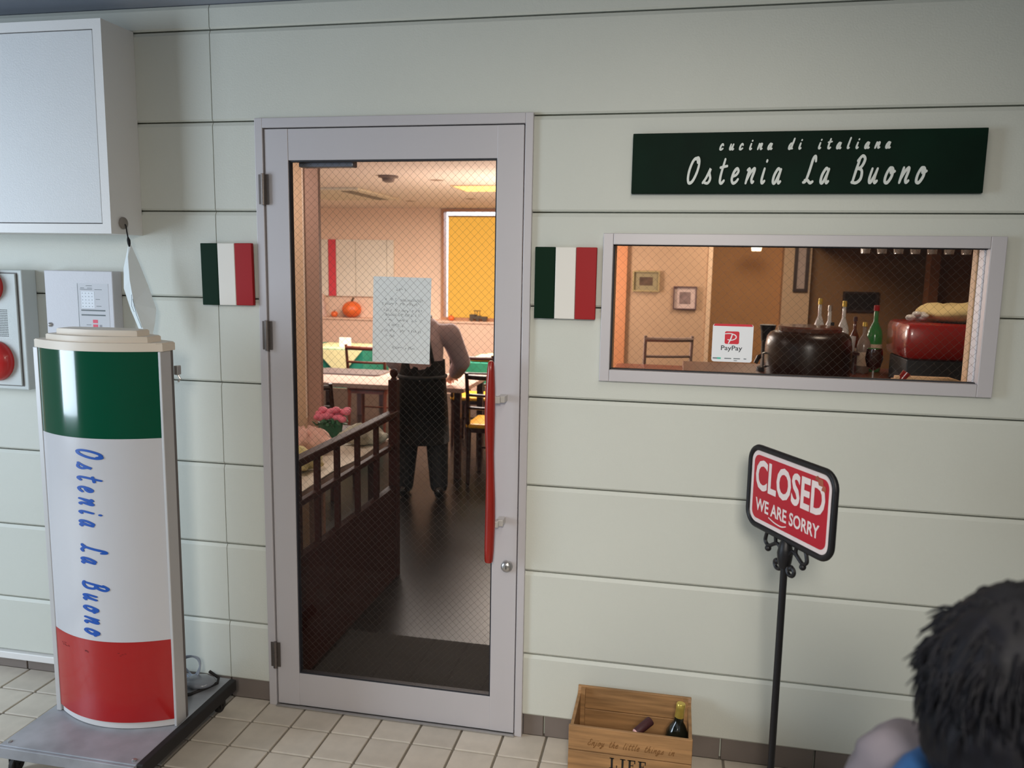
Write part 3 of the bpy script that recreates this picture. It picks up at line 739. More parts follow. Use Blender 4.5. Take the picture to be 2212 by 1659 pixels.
# vertical blue lettering, reading downwards, tops to the right
LL = script_len('Osteria La Buono', .42); kk = .622/(LL+.1)
def vt(u, v, d):
    zz = 1.056-u*kk; xx = -1.834+v*.088-(1.056-zz)*.012
    return (xx, arcy(xx)-.0002-d, zz)
for wd, off in words_of('Osteria La Buono', .42):
    b = B(); script(b, wd, lambda u, v, d: vt(u+off, v, d), w=.155, sp_=.42, h0=0, h1=.0012, slant=.18); obj('name_lettering', b, let_b, wb)
b = B(); random.seed(2)
for k in range(26):
    xx = random.choice([random.uniform(-1.97, -1.93), random.uniform(-1.86, -1.84), random.uniform(-1.76, -1.68)]); zz = .375+random.uniform(-.006, .006)
    prism(b, [(xx, zz), (xx+.006, zz), (xx+.006, zz+.0014), (xx, zz+.0014)], lambda u, v, h: (u, arcy(u)-h, v), .0001, .0006)
obj('faded_print', b, mat('faded_dark_red', lin(110, 14, 18), .5), rb, kind='stuff')
# coiled clear hose and cable on the dolly's back
CO = thing('coiled_tube', 'loop of clear tubing and dark cable behind the tricolour stand', 'cable', (-1.66, -.12, ZP))
b = B()
for k in range(3):
    R_ = .048-.006*k
    tube(b, [(-1.705+R_*math.cos(a*PI/12), -.115+.01*k+.012*math.sin(a*PI/6), ZP+.052+R_*math.sin(a*PI/12)) for a in range(24)], .0035, 7, closed=True)
obj('tubing', b, mat('clear_tubing', lin(150, 160, 178), .2, coat=.4), CO, smooth=True)
b = B(); tube(b, smoothpts3 if False else [(-1.72, -.20, ZP+.006), (-1.68, -.22, ZP+.005), (-1.64, -.20, ZP+.005), (-1.61, -.15, ZP+.005), (-1.59, -.11, ZP+.006), (-1.60, -.085, ZP+.012), (-1.64, -.08, ZP+.03)], .0055, 8)
tube(b, [(-1.70, -.21, ZP+.012), (-1.66, -.235, ZP+.012), (-1.63, -.21, ZP+.013)], .005, 8)
obj('cable', b, rubber, CO, smooth=True)
PU = thing('pump_unit', 'small grey rounded unit lying on the dolly by the wall', 'device', (-1.63, -.14, ZP))
b = B(); ell(b, (-1.645, -.135, ZP+.018), (.058, .045, .018), 24, 12); obj('case', b, mat('smoky_plastic', lin(120, 124, 132), .2, coat=.4), PU, smooth=True)

# ============================================================ CLOSED SIGN ON ITS POLE
A0, A1 = Vector((.222, -.315)), Vector((.396, -.632)); zt_, zb_ = 1.171, .941
ctr = (A0+A1)/2; dirv = (A1-A0).normalized(); nrm = Vector((-dirv.y, dirv.x))  # toward the wall side
if nrm.dot(Vector((0, -2.63))-ctr) < 0: nrm = -nrm
WS, HS = (A1-A0).length, zt_-zb_
CS = thing('closed_sign', 'red CLOSED sign in a black scrolled iron stand by the right wall', 'sign', (ctr.x, ctr.y, 0))
def cf(u, v, h):
    p = ctr+dirv*u+nrm*h; return (p.x, p.y, (zt_+zb_)/2+v)
b = B(); P = rrect(WS-.012, HS-.012, .04, 8); tube(b, [cf(u, v, 0) for u, v in P], .0085, 12, closed=True)
fr = obj('frame', b, black_m, CS, smooth=True)
b = B(); prism(b, rrect(WS-.022, HS-.022, .034, 8), cf, -.003, .002); obj('sign_plate', b, closed_w, CS)
pl = obj('red_field', prism(B(), rrect(WS-.052, HS-.052, .022, 8), cf, .002, .003), closed_r, CS)
cl = fit_text('CLOSED', -WS/2+.036, WS/2-.036, -.008, .078, .028); mapv(cl, lambda u, v, h: cf(u, v, .0036)); obj('large_lettering', cl, closed_w, pl)
cl = fit_text('WE ARE SORRY', -WS/2+.042, WS/2-.050, -.066, -.030, .024); mapv(cl, lambda u, v, h: cf(u, v, .0036)); obj('small_lettering', cl, closed_w, pl)
b = B(); ribbon(b, smoothpts([(-.075, -.072), (-.05, -.078), (-.02, -.080), (.0, -.074)]), .0035, cf, .0037, .0044); obj('scuff_mark', b, closed_w, pl)
b = B(); random.seed(8)
for cx_, cy_, s in ((.125, .078, .014), (.138, .064, .010), (.11, .085, .007)):
    P = [(cx_+s*random.uniform(.5, 1.2)*math.cos(a*PI/5), cy_+s*random.uniform(.5, 1.1)*math.sin(a*PI/5)) for a in range(10)]
    prism(b, P, cf, .0036, .0039)
obj('rust_patch', b, rust, pl)
b = B(); tube(b, [(ctr.x, ctr.y, .02), (ctr.x, ctr.y, zb_+.004)], .0095, 14); obj('pole', b, black_m, CS, smooth=True)
b = B(); lathe(b, [(.014, 0), (.018, .015), (.021, .04), (.016, .066), (.010, .075)], (ctr.x, ctr.y, zb_-.07), 16); obj('collar', b, black_m, CS, smooth=True)
def scroll(sg):
    b = B(); c = []
    for k in range(22):   # lower curl
        a = k/21*1.6*PI; r_ = .019*(1-k/30); c.append((sg*(.030+r_*math.cos(a+PI)), -.062+r_*math.sin(a+PI)-.006))
    c = [(0, -.048), (sg*.008, -.052)]+c[2:]
    f2 = lambda u, v: cf(u, v+zb_-(zt_+zb_)/2, 0)
    tube(b, [f2(*p) for p in c], .0055, 8)
    ell(b, f2(*c[-1]), (.0085,)*3, 12, 8)
    c2 = smoothpts([(sg*.005, -.045), (sg*.028, -.018), (sg*.045, -.02), (sg*.072, -.034), (sg*.088, -.026), (sg*.086, -.01), (sg*.082, .0)])
    tube(b, [f2(*p) for p in c2], .0052, 8)
    c3 = smoothpts([(sg*.045, .002), (sg*.043, -.015), (sg*.05, -.022)]); tube(b, [f2(*p) for p in c3], .005, 8)
    ell(b, f2(sg*.074, -.042), (.009,)*3, 12, 8)
    return b
for sg in (1, -1): obj('scroll', scroll(sg), black_m, CS, smooth=True)
b = B(); lathe(b, [(.12, 0), (.12, .008), (.05, .016), (.012, .024)], (ctr.x, ctr.y, 0), 32); obj('base_disc', b, black_m, CS, smooth=True)

# ============================================================ WINE CRATE
CX0, CX1, CY0, CY1, CZ = -.272, .106, -.287, -.028, .235
CR = thing('wine_crate', 'pine wooden wine crate with burnt script lettering standing by the skirting', 'crate', ((CX0+CX1)/2, -.16, 0))
for z0, z1 in ((.156, CZ), (.078, .153), (.002, .075)):
    obj('front_plank', bx(CX0, CX1, CY0, CY0+.010, z0, z1, bev=.0015), pine, CR)
    obj('back_plank', bx(CX0, CX1, CY1-.010, CY1, z0, z1, bev=.0015), pine, CR)
for x0 in (CX0+.0005, CX1-.0105):
    b = B(); P = [(CY0+.010, .004)]
    yy0, yy1 = CY0+.010, CY1-.010
    prof = [(yy0, CZ-.002), (yy0+.006, CZ-.014), (yy0+.018, CZ-.020), (yy1-.018, CZ-.020), (yy1-.006, CZ-.014), (yy1, CZ-.002)]
    P = [(yy0, .004), (yy1, .004)]+prof[::-1]
    prism(b, P, lambda u, v, h: (x0+h, u, v), 0, .010); obj('end_board', b, pine, CR)
for X in (CX0+.0105, CX1-.0255): obj('corner_block', bx(X, X+.015, CY1-.0245, CY1-.0105, .012, CZ-.004), pine, CR)
obj('bottom_board', bx(CX0+.011, CX1-.011, CY0+.0105, CY1-.0105, .004, .012), pine, CR)
fp = [o for o in CR.children if o.name.startswith('front_plank')]
L_ = script_len('Enjoy the little things in', .10); k_ = .268/(L_+.2)
for wd, off in words_of('Enjoy the little things in', .10):
    b = B(); script(b, wd, lambda u, v, d: (-.212+(u+off)*k_, CY0-.0001-d, .177+v*.021), w=.09, sp_=.10, slant=.35, h0=0, h1=.0006); obj('burnt_lettering', b, burn, fp[0])
b = B()
def serif(x, ch, h=.036, zb=.108, w=.017):
    def r_(a, c, d, e): box(b, x+a, x+c, CY0-.0006, CY0-.0001, zb+d, zb+e)
    st = .0065
    if ch == 'I': r_(.005, .005+st, 0, h); r_(0, .0165, 0, .003); r_(0, .0165, h-.003, h)
    if ch == 'L': r_(.004, .004+st, 0, h); r_(0, .024, 0, .003); r_(0, .014, h-.003, h); r_(.021, .024, 0, .012)
    if ch in 'FE':
        r_(.004, .004+st, 0, h); r_(0, .024, h-.003, h); r_(.021, .024, h-.011, h); r_(.010, .018, h/2-.001, h/2+.0015); r_(.0165, .018, h/2-.005, h/2+.006)
        r_(0, .014 if ch == 'F' else .025, 0, .003)
        if ch == 'E': r_(.0225, .025, 0, .012)
serif(-.142, 'L'); serif(-.110, 'I'); serif(-.087, 'F'); serif(-.055, 'E'); obj('printed_word', b, blk_ink, fp[1])
def lean(bm, base, ax, ang):
    bmesh.ops.rotate(bm, verts=bm.verts, cent=base, matrix=Matrix.Rotation(ang, 3, ax)); return bm
WBT = thing('wine_bottle', 'dark wine bottle with gold neck foil standing in the crate', 'bottle', (.05, -.15, .013))
bb_ = Vector((.047, -.155, .014)); tl = math.radians(5)
b = B(); lathe(b, [(.030, 0), (.0365, .004), (.0365, .150), (.034, .168), (.025, .188), (.0155, .203), (.014, .224)], bb_, 28); lean(b, bb_, 'Y', tl); obj('glass_body', b, btl, WBT, smooth=True)
b = B(); lathe(b, [(.0146, .219), (.0138, .246), (.0145, .250), (.0145, .262), (.013, .265)], bb_, 24); lean(b, bb_, 'Y', tl); obj('neck_foil', b, gold, WBT, smooth=True)
CK = thing('large_cork', 'short maroon cork-shaped cylinder with pale pink end, resting in the crate', 'cork', (-.045, -.24, .2))
c0, c1 = Vector((-.066, -.262, .222)), Vector((-.022, -.222, .246))
b = B(); tube(b, [c0, c0.lerp(c1, .05), c0.lerp(c1, .95), c1], [.012, .0135, .0145, .013], 20); obj('cork_body', b, maroon, CK, smooth=True)
b = B(); d_ = (c1-c0).normalized(); tube(b, [c0-d_*.0035, c0+d_*.001], [.0105, .0125], 20); obj('cork_end', b, pinkend, CK, smooth=True)

# ============================================================ INTERIOR SHELL
struct('floor_dining', bx(-5.6, 3.3, .16, 8.0, -.12, -.002), floor_in)
struct('ceiling_dining', bx(-5.6, 3.3, .16, 8.0, 2.40, 2.5), ceil_in)
struct('wall_left', bx(-5.6, -5.45, .16, 8.0, 0, 2.4), peach)
struct('wall_dining_right', bx(3.15, 3.3, .16, 8.0, 0, 2.4), brown)
# back wall with window opening x -3.03..-1.9, z .96..2.33
b = B()
for a in ((-5.45, -3.04, 7.7, 7.85, 0, 2.4), (-3.04, -1.75, 7.7, 7.85, 0, .955), (-3.04, -1.75, 7.7, 7.85, 2.385, 2.4), (-1.75, -.9, 7.7, 7.85, 0, 2.4)): box(b, *a)
struct('wall_back', b, peach)
b = B(); box(b, -5.45, -.9, 7.50, 7.7, .0, .93); box(b, -5.45, -.9, 7.48, 7.7, .93, .955, bev=.004); struct('trim_ledge', b, mat('ledge_plaster', lin(222, 184, 160), .7))
struct('wall_side', bx(-1.05, -.9, 5.0, 7.7, 0, 2.4), peach)
struct('wall_picture', bx(-.9, .27, 5.0, 5.15, 0, 2.4), tan)
b = B(); box(b, .262, .30, 4.985, 5.16, 0, 2.4); struct('trim_corner', b, pale_pl)
struct('trim_panel_edge', bx(-.90, -.465, 4.97, 5.0, 0, 2.4), mat('orange_door_panel', lin(206, 138, 96), .5))
struct('wall_recess', bx(.27, 1.06, 6.0, 6.15, 0, 2.4), orange)
struct('trim_pillar', bx(1.02, 1.28, 5.85, 6.15, 0, 2.4), pale_pl)
struct('wall_bar', bx(1.28, 3.2, 6.0, 6.15, 0, 2.4), brown)
struct('wall_bar_right', bx(2.3, 3.15, 5.5, 5.65, 0, 2.4), mat('dark_brown_plaster', lin(112, 74, 44), .7))
b = B(); box(b, 2.24, 2.32, 5.4, 5.55, 0, 2.4); struct('trim_post', b, mat('red_brown_post', lin(120, 74, 44), .6))
b = B(); box(b, 1.3, 3.1, 4.7, 6.0, 1.93, 2.05); struct('trim_hood', b, mat('hood_brown', lin(150, 100, 60), .5))
# left of the door: post and wall
struct('trim_post_left', bx(-1.99, -1.905, 1.5, 1.53, 0, 2.4), mat('dusky_pink_paint', lin(176, 140, 124), .6))
struct('wall_entry_left', bx(-5.45, -1.93, 2.06, 2.16, 1.05, 2.4), pale_pl) if False else None
b = B(); box(b, -2.35, -1.995, 1.58, 1.66, 0, 2.4); struct('wall_entry', b, pale_pl)
b = B(); tube(b, [(-1.99, 1.497, .8), (-1.99, 1.497, 2.4)], .006, 8); struct('trim_edge_strip', b, mat('edge_strip', lin(236, 214, 196), .4))
struct('entry_mat', bx(-1.385, -.45, .17, .64, -.002, .006), matt_m); bpy.data.objects['entry_mat']['kind'] = 'stuff'; del bpy.data.objects['entry_mat']['kind']
tag(bpy.data.objects['entry_mat'], 'dark charcoal doormat on the floor inside the door', 'mat')
# window in the back wall
W2 = thing('window_2', '', '', (-2.4, 7.7, .955)); del W2['label'], W2['category']; W2['kind'] = 'structure'
b = B()
for a in ((-3.04, -3.005, 7.66, 7.8, .955, 2.385), (-1.785, -1.75, 7.66, 7.8, .955, 2.385), (-3.005, -1.785, 7.66, 7.8, 2.355, 2.385), (-3.005, -1.785, 7.66, 7.8, .955, .99)): box(b, *a)
obj('window_frame', b, mat('brown_window_frame', lin(170, 120, 84), .5), W2)
obj('pane', bx(-3.005, -1.785, 7.79, 7.795, .99, 2.355), pane_m, W2)
BL = thing('roller_blind', 'glowing yellow roller blind over the far dining room window', 'blind', (-2.38, 7.74, 2.3))
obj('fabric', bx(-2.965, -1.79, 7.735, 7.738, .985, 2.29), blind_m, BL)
b = B(); tube(b, [(-2.97, 7.737, 2.30), (-1.79, 7.737, 2.30)], .012, 10); obj('roller', b, mat('blind_roller', lin(150, 120, 90), .5), BL, smooth=True)
struct('slit_backdrop', bx(-6, 1.5, 10, 10.2, -.1, 4.5), mat('backdrop_white', lin(230, 236, 244), .9))  # made-up white backdrop outside, fills the slits round the blind with brightness

# ============================================================ INTERIOR THINGS
def chair(loc, rz, lab, seatm=chair_w, h=.86, wood=chair_w, group='dining chairs'):
    t = thing('dining_chair', lab, 'chair', loc, rz, group)
    L = lambda n_, bm_, m_, s=False: obj(n_, bm_, m_, t, smooth=s, local=True)
    L('seat', bx(-.21, .21, -.2, .2, .43, .465, bev=.012), seatm)
    L('seat_frame', bx(-.2, .2, -.19, .19, .395, .43), wood)
    for sx_ in (-1, 1):
        L('leg', tube(B(), [(sx_*.185, .17, .42), (sx_*.19, .185, .0)], [.019, .014], 8), wood, True)
        L('leg', tube(B(), [(sx_*.185, -.18, .42), (sx_*.185, -.21, .0)], [.019, .014], 8), wood, True)
        L('back_post', tube(B(), [(sx_*.19, -.18, .40), (sx_*.192, -.2, .65), (sx_*.195, -.235, h)], [.018, .016, .014], 8), wood, True)
    b = B(); tube(b, [(-.195+.39*i/8, -.235-.03*math.sin(PI*i/8), h-.03) for i in range(9)], .02, 8)
    for k in (0,): L('top_rail', b, wood, True)
    L('back_slat', tube(B(), [(-.19+.38*i/8, -.215-.025*math.sin(PI*i/8), h-.17) for i in range(9)], .012, 8), wood, True)
    L('back_slat', tube(B(), [(-.19+.38*i/8, -.208-.02*math.sin(PI*i/8), h-.27) for i in range(9)], .012, 8), wood, True)
    L('stretcher', tube(B(), [(-.188, .18, .2), (.188, .18, .2)], .009, 6), wood, True)
    return t
def table(name, lab, loc, w, d, h, topm, cloth=None, legm=chair_w, skirt=.0, group=None):
    t = thing(name, lab, 'table', loc, 0, group); 
    L = lambda n_, bm_, m_, s=False: obj(n_, bm_, m_, t, smooth=s, local=True)
    L('tabletop', bx(-w/2, w/2, -d/2, d/2, h-.035, h, bev=.004), topm)
    for sx_ in (-1, 1):
        for sy_ in (-1, 1): L('leg', bx(sx_*(w/2-.06)-.025, sx_*(w/2-.06)+.025, sy_*(d/2-.06)-.025, sy_*(d/2-.06)+.025, 0, h-.035), legm)
    return t
def drape(lab, cx, cy, w, d, zt, drop, m_, rot=0, name='tablecloth'):
    b = B(); hw, hd = w/2, d/2; N_ = 24
    # top with rippling skirt
    top = []; bot = []
    per = []
    for i in range(N_): per.append((-hw+w*i/N_, -hd))
    for i in range(N_): per.append((hw, -hd+d*i/N_))
    for i in range(N_): per.append((hw-w*i/N_, hd))
    for i in range(N_): per.append((-hw, hd-d*i/N_))
    for i, (x, y) in enumerate(per):
        top.append(b.verts.new((x*1.004, y*1.004, zt+.004))); k = 1.03+.015*math.sin(i*1.3)
        bot.append(b.verts.new((x*k, y*k, zt-drop)))
    n_ = len(per); b.faces.new(top)
    for i in range(n_): b.faces.new((top[i], top[(i+1) % n_], bot[(i+1) % n_], bot[i]))
    if rot: bmesh.ops.rotate(b, verts=b.verts, cent=(0, 0, 0), matrix=Matrix.Rotation(rot, 3, 'Z'))
    o = obj(name, b, m_, None, smooth=True); o.location = (cx, cy, 0); tag(o, lab, 'tablecloth'); return o
# far left green-cloth table, right green-cloth table, long pale table
table('dining_table', 'square dining table under green cloth near the back wall, left', (-3.75, 6.1, 0), .8, .8, .72, mwood)
drape('green tablecloth on the far left dining table', -3.75, 6.1, .8, .8, .72, .42, cl_green)
b = B(); 
P = [(-.52, 0), (0, -.52), (.52, 0), (0, .52)]
o = drape('cream top cloth turned cornerwise over the far left green tablecloth', -3.75, 6.1, .62, .62, .7265, .003, cl_cream, 0)
# corner flap hanging
b = B(); prism(b, [(-.28, .0), (.28, 0), (.02, -.30)], lambda u, v, h: (-3.62+u, 5.6875-.02-h, .727+v), 0, .003); fo = obj('corner_flap', b, cl_cream, None)
me = fo.data; fo.location = (0, 0, 0)
fo.parent = o; fo.matrix_parent_inverse = Matrix.Translation((3.75, -6.1, 0))
table('dining_table', 'dining table with green and cream cloths behind the red door handle', (-1.62, 5.35, 0), .85, .75, .72, mwood)
drape('green tablecloth on the table beyond the yellow-seated chairs', -1.62, 5.35, .85, .75, .72, .2, cl_green)
b = B(); cloth_grid(b, -.36, .36, -.3, .3, lambda u, v: .745+.010*math.sin(u*23+v*5)*math.sin(v*14), 24, 18); o = obj('top_cloth', b, cl_cream, None, smooth=True); o.location = (-1.62, 5.35, 0); tag(o, 'crumpled cream cloth lying on the right-hand dining table', 'cloth')
table('long_table', 'long pale-topped table the aproned person leans over', (-2.45, 3.75, 0), 1.75, .85, .72, cl_white)
table('serving_table', 'low table by the railing, covered with pale cloth', (-2.0, .90, 0), .98, 1.16, .70, cl_white)
b = B(); cloth_grid(b, -.5, .5, -.58, .58, lambda u, v: .710+.006*math.sin(u*17)*math.sin(v*11+1), 24, 24); o = obj('pale_cloth', b, mat('offwhite_cloth', lin(216, 206, 190), .85, noise=.04), None, smooth=True); o.location = (-2.0, .90, 0); tag(o, 'off-white cloth spread over the table by the railing', 'cloth')
# crumpled cloths
def crumple(loc, r, m_, lab, seed):
    random.seed(seed); b = B(); ell(b, (0, 0, r[2]*.7), r, 28, 16)
    for v in b.verts:
        a = math.atan2(v.co.y, v.co.x); k = 1+.16*math.sin(5*a+seed)+.1*math.sin(9*a+v.co.z*60+seed*2); v.co.x *= k; v.co.y *= k
        v.co.z = max(0, v.co.z*(1+.25*math.sin(7*a+seed+v.co.x*30)))
    o = obj('crumpled_cloth', b, m_, None, smooth=2); o.location = loc; tag(o, lab, 'cloth', 'crumpled cloths on the table by the railing'); return o
crumple((-1.79, 1.07, .718), (.14, .12, .06), cl_pink, 'crumpled pinkish cloth nearest the flower pot', 3)
crumple((-1.70, .74, .715), (.13, .10, .05), cl_cream, 'crumpled cream cloth at the near end of the table, next to the door', 6)
crumple((-1.59, 1.33, .718), (.12, .10, .05), mat('grey_cloth', lin(190, 186, 168), .85), 'small greyish cloth beside the railing, right of the flowers', 9)
# flower pot
FP = thing('flower_pot', 'pink flowers in a green pot on the cloth-covered table', 'plant', (-1.80, 1.38, .718))
b = B(); lathe(b, [(.045, 0), (.06, .03), (.068, .09), (.066, .092), (.055, .08)], (-1.80, 1.38, .718), 20); obj('pot', b, pot_m, FP, smooth=True)
random.seed(11); b = B()
for k in range(26):
    a = random.uniform(0, 2*PI); r_ = random.uniform(.0, .085); ell(b, (-1.80+r_*1.1*math.cos(a), 1.38+r_*math.sin(a), .718+.125+random.uniform(-.015, .03)), (.024, .024, .018), 8, 6)
obj('blossoms', b, petal, FP, smooth=True, kind='stuff')
b = B()
for k in range(40):
    a = random.uniform(0, 2*PI); r_ = random.uniform(.02, .09); c_ = Vector((-1.80+r_*math.cos(a), 1.38+r_*math.sin(a), .718+random.uniform(.075, .12)))
    ell(b, c_, (.022, .012, .004), 8, 5, Matrix.Rotation(a, 3, 'Z') @ Matrix.Rotation(random.uniform(-.8, .8), 3, 'Y'))
obj('leaves', b, leaf, FP, smooth=True, kind='stuff')

# railing inside the door
RL = thing('entry_railing', 'dark red wooden railing with balusters, left inside the door', 'railing', (-1.42, .8, 0))
obj('low_panel', bx(-1.44, -1.405, .17, 1.35, 0, .50), dwood, RL)
obj('handrail', bx(-1.445, -1.398, .17, 1.33, .865, .90, bev=.006), dwood, RL)
obj('mid_rail', bx(-1.435, -1.41, .17, 1.33, .70, .725, bev=.003), dwood, RL)
for Y in (.226, .40, .60, .83, 1.07): obj('baluster', bx(-1.433, -1.411, Y-.011, Y+.011, .50, .866), dwood, RL)
b = B(); box(b, -1.445, -1.400, 1.31, 1.355, 0, 1.06); lathe(b, [(.018, 0), (.012, .012), (.022, .03), (.018, .05), (.004, .058)], (-1.4225, 1.3325, 1.06), 14); obj('end_post', b, dwood, RL, smooth=True)
# chairs
chair((-1.80, 4.68, 0), 0, 'dark dining chair with a yellow seat, farther of two by the right table', yel)
chair((-1.33, 3.45, 0), 0, 'dark dining chair with a yellow seat, nearer of two behind the door handle', yel)
chair((-2.95, 5.0, 0), 0, 'reddish wooden chair between the long table and the green-cloth table', mwood, wood=mwood, h=.88)
chair((-2.50, 2.75, 0), 0, 'dark wooden chair at the near side of the long table, nearer the person', chair_w, h=.84)
chair((-3.1, 2.80, 0), 0, 'dark wooden chair at the near side of the long table, far left', chair_w, h=.84)
# things on the tables
TR = obj('serving_tray', prism(B(), rrect(.62, .34, .04, 5), lambda u, v, h: (-2.75+u, 3.95+v, .7205+h), 0, .012), mat('tray_grey', lin(120, 110, 108), .3, metal=.4)); tag(TR, 'flat grey tray lying on the long pale table', 'tray')
CA = thing('water_carafe', 'clear glass carafe on the long pale table', 'carafe', (-2.25, 3.78, .721))
b = B(); lathe(b, [(.04, 0), (.045, .01), (.045, .1), (.02, .15), (.024, .2)], (-2.25, 3.78, .721), 18); obj('glass_body', b, crystal, CA, smooth=True)
MC = obj('menu_card', bx(-3.72, -3.58, 5.93, 5.94, .7315, .84), fwhite_m); tag(MC, 'small white card standing on the far left dining table', 'card')
# ledge things
def pumpkin(loc, r, lab, m_=pump_m):
    t = thing('pumpkin', lab, 'pumpkin', loc, 0, 'pumpkins on the ledge'); b = B(); ell(b, (0, 0, r*.8), (r, r, r*.8), 32, 14)
    for v in b.verts:
        a = math.atan2(v.co.y, v.co.x); k = 1-.07*abs(math.sin(4*a)); v.co.x *= k; v.co.y *= k
    obj('fruit', b, m_, t, smooth=2, local=True)
    obj('stem', tube(B(), [(0, 0, r*1.5), (r*.08, 0, r*1.75), (r*.2, 0, r*1.95)], [r*.14, r*.1, r*.12], 8), stem_m, t, smooth=True, local=True)
pumpkin((-4.26, 7.6, .956), .135, 'large orange pumpkin on the back ledge')
pumpkin((-4.50, 7.58, .956), .05, 'small orange pumpkin on the ledge, left of the large one')
pumpkin((-2.87, 7.56, .956), .042, 'small orange pumpkin on the ledge, below the yellow blind')
FG = thing('ledge_figurine', 'pale figurine at the left end of the back ledge', 'figurine', (-4.68, 7.58, .956))
b = B(); lathe(b, [(.07, 0), (.075, .03), (.05, .1), (.06, .16), (.035, .21), (.045, .25), (.03, .3), (.005, .31)], (-4.68, 7.58, .956), 16); obj('figure', b, mat('pale_ceramic', lin(200, 170, 156), .5), FG, smooth=True)
TT = thing('toy_tractor', 'small dark model tractor on the ledge before the yellow blind', 'toy', (-2.5, 7.56, .956))
b = B(); box(b, -2.62, -2.39, 7.54, 7.60, .985, 1.02, bev=.004); box(b, -2.62, -2.53, 7.54, 7.60, 1.02, 1.045); obj('body', b, toy_m, TT)
b = B(); box(b, -2.555, -2.48, 7.54, 7.6, 1.02, 1.03); 
for X in (-2.555, -2.525, -2.49): tube(b, [(X, 7.57, 1.03), (X, 7.57, 1.09)], .004, 6)
box(b, -2.57, -2.48, 7.545, 7.595, 1.088, 1.096); obj('cab', b, toy_m, TT)
for X, r_ in ((-2.59, .026), (-2.51, .02), (-2.42, .03)):
    b = B(); lathe(b, [(r_, -.012), (r_, .012)], (X, 7.54, .956+r_), 16, 'Y'); obj('wheel', b, toy_m, TT)
# wall panels picture with red stripe
WP = thing('wall_screen', 'pale wall panel with one red vertical stripe on the back wall', 'panel', (-4.2, 7.67, 1.6))
for x0, x1, m_ in ((-4.82, -4.618, 'w'), (-4.612, -4.508, 'r'), (-4.502, -4.228, 'w'), (-4.222, -3.79, 'w'), (-3.784, -3.69, 'w')):
    obj('panel', bx(x0, x1, 7.66, 7.698, 1.235, 1.985, bev=.002), mat('panel_red', lin(214, 62, 74), .6) if m_ == 'r' else mat('panel_cream', lin(226, 216, 200), .7, noise=.05, nscale=4), WP, label='red stripe' if m_ == 'r' else None)
# ceiling fittings
CL = thing('ceiling_light', 'square glowing yellowish light panel in the dining room ceiling', 'light', (-1.85, 5.1, 2.4))
obj('frame', bx(-2.12, -1.62, 4.83, 5.37, 2.392, 2.3995), mat('light_frame', lin(220, 190, 150), .5), CL)
obj('diffuser', bx(-2.09, -1.65, 4.86, 5.34, 2.388, 2.392), panel_light, CL)
AC = thing('air_conditioner', 'flat slatted cassette vent in the dining room ceiling', 'vent', (-3.4, 5.6, 2.4))
obj('cassette', bx(-3.95, -3.1, 5.0, 6.2, 2.375, 2.3995, bev=.005), mat('vent_white', lin(206, 196, 176), .6), AC)
obj('intake_slot', bx(-3.32, -3.2, 5.1, 6.1, 2.370, 2.376), mat('vent_dark', lin(110, 100, 84), .6), AC)
SD = thing('smoke_detector', 'small round smoke detector on the dining room ceiling', 'detector', (-2.44, 4.05, 2.4))
b = B(); lathe(b, [(.03, -.055), (.05, -.045), (.055, -.02), (.085, -.015), (.085, 0)], (-2.44, 4.05, 2.4), 18); obj('housing', b, mat('detector_grey', lin(120, 104, 98), .6), SD, smooth=True)
for k, (X, Y) in enumerate(((-2.12, 4.4), (-3.1, 6.6), (-2.3, 6.3), (-1.95, 6.9))):
    t = thing('downlight', 'small recessed ceiling downlight, ' + ('nearest the smoke detector', 'farthest left', 'in the middle of the ceiling', 'nearest the yellow blind')[k], 'light', (X, Y, 2.4), group='recessed downlights')
    b = B(); lathe(b, [(.05, -.004), (.06, -.002), (.06, 0)], (X, Y, 2.4), 18); obj('trim_ring', b, mat('ring_grey', lin(150, 128, 112), .6), t, smooth=True)
DC = thing('door_closer', 'grey overhead closer inside the top of the door', 'door closer', (-1.2, .09, 2.03))
obj('closer_body', bx(-1.30, -1.10, .035, .075, 1.975, 2.02, bev=.004), mat('closer_grey', lin(120, 124, 136), .4, metal=.4), DC)
obj('closer_arm', tube(B(), [(-1.2, .06, 2.02), (-1.15, .12, 2.03), (-1.0, .1, 2.07)], .008, 8), steel, DC)

# ---- behind the window: pictures, bar
def picture(x0, x1, z0, z1, y, fm, mm, im, lab, fw=.012, margin=.05):
    t = thing('framed_picture', lab, 'picture', ((x0+x1)/2, y, (z0+z1)/2), group='framed pictures seen through the window')
    b = B()
    for a in ((x0, x0+fw, z0, z1), (x1-fw, x1, z0, z1), (x0+fw, x1-fw, z1-fw, z1), (x0+fw, x1-fw, z0, z0+fw)): box(b, a[0], a[1], y-.025, y-.001, a[2], a[3])
    obj('frame', b, fm, t)
    obj('mount', bx(x0+fw, x1-fw, y-.012, y-.001, z0+fw, z1-fw), mm, t)
    obj('print', bx(x0+fw+margin, x1-fw-margin, y-.013, y-.012, z0+fw+margin*.9, z1-fw-margin*.9), im, t)
picture(-.41, -.165, 1.45, 1.64, 4.999, mat('brass_frame', lin(214, 190, 140), .3, metal=.5), mat('mount_olive', lin(150, 136, 104), .8), mat('print_dark', lin(88, 66, 52), .8, noise=.5, nscale=18), 'brass-framed landscape picture, left of the two small pictures')
picture(-.035, .175, 1.295, 1.505, 4.999, mat('plum_frame', lin(96, 70, 72), .5), mat('mount_pink', lin(206, 182, 176), .8), mat('print_grey', lin(134, 112, 110), .8, noise=.3, nscale=20), 'square picture with wide pale mount and thin dark frame', .010, .045)
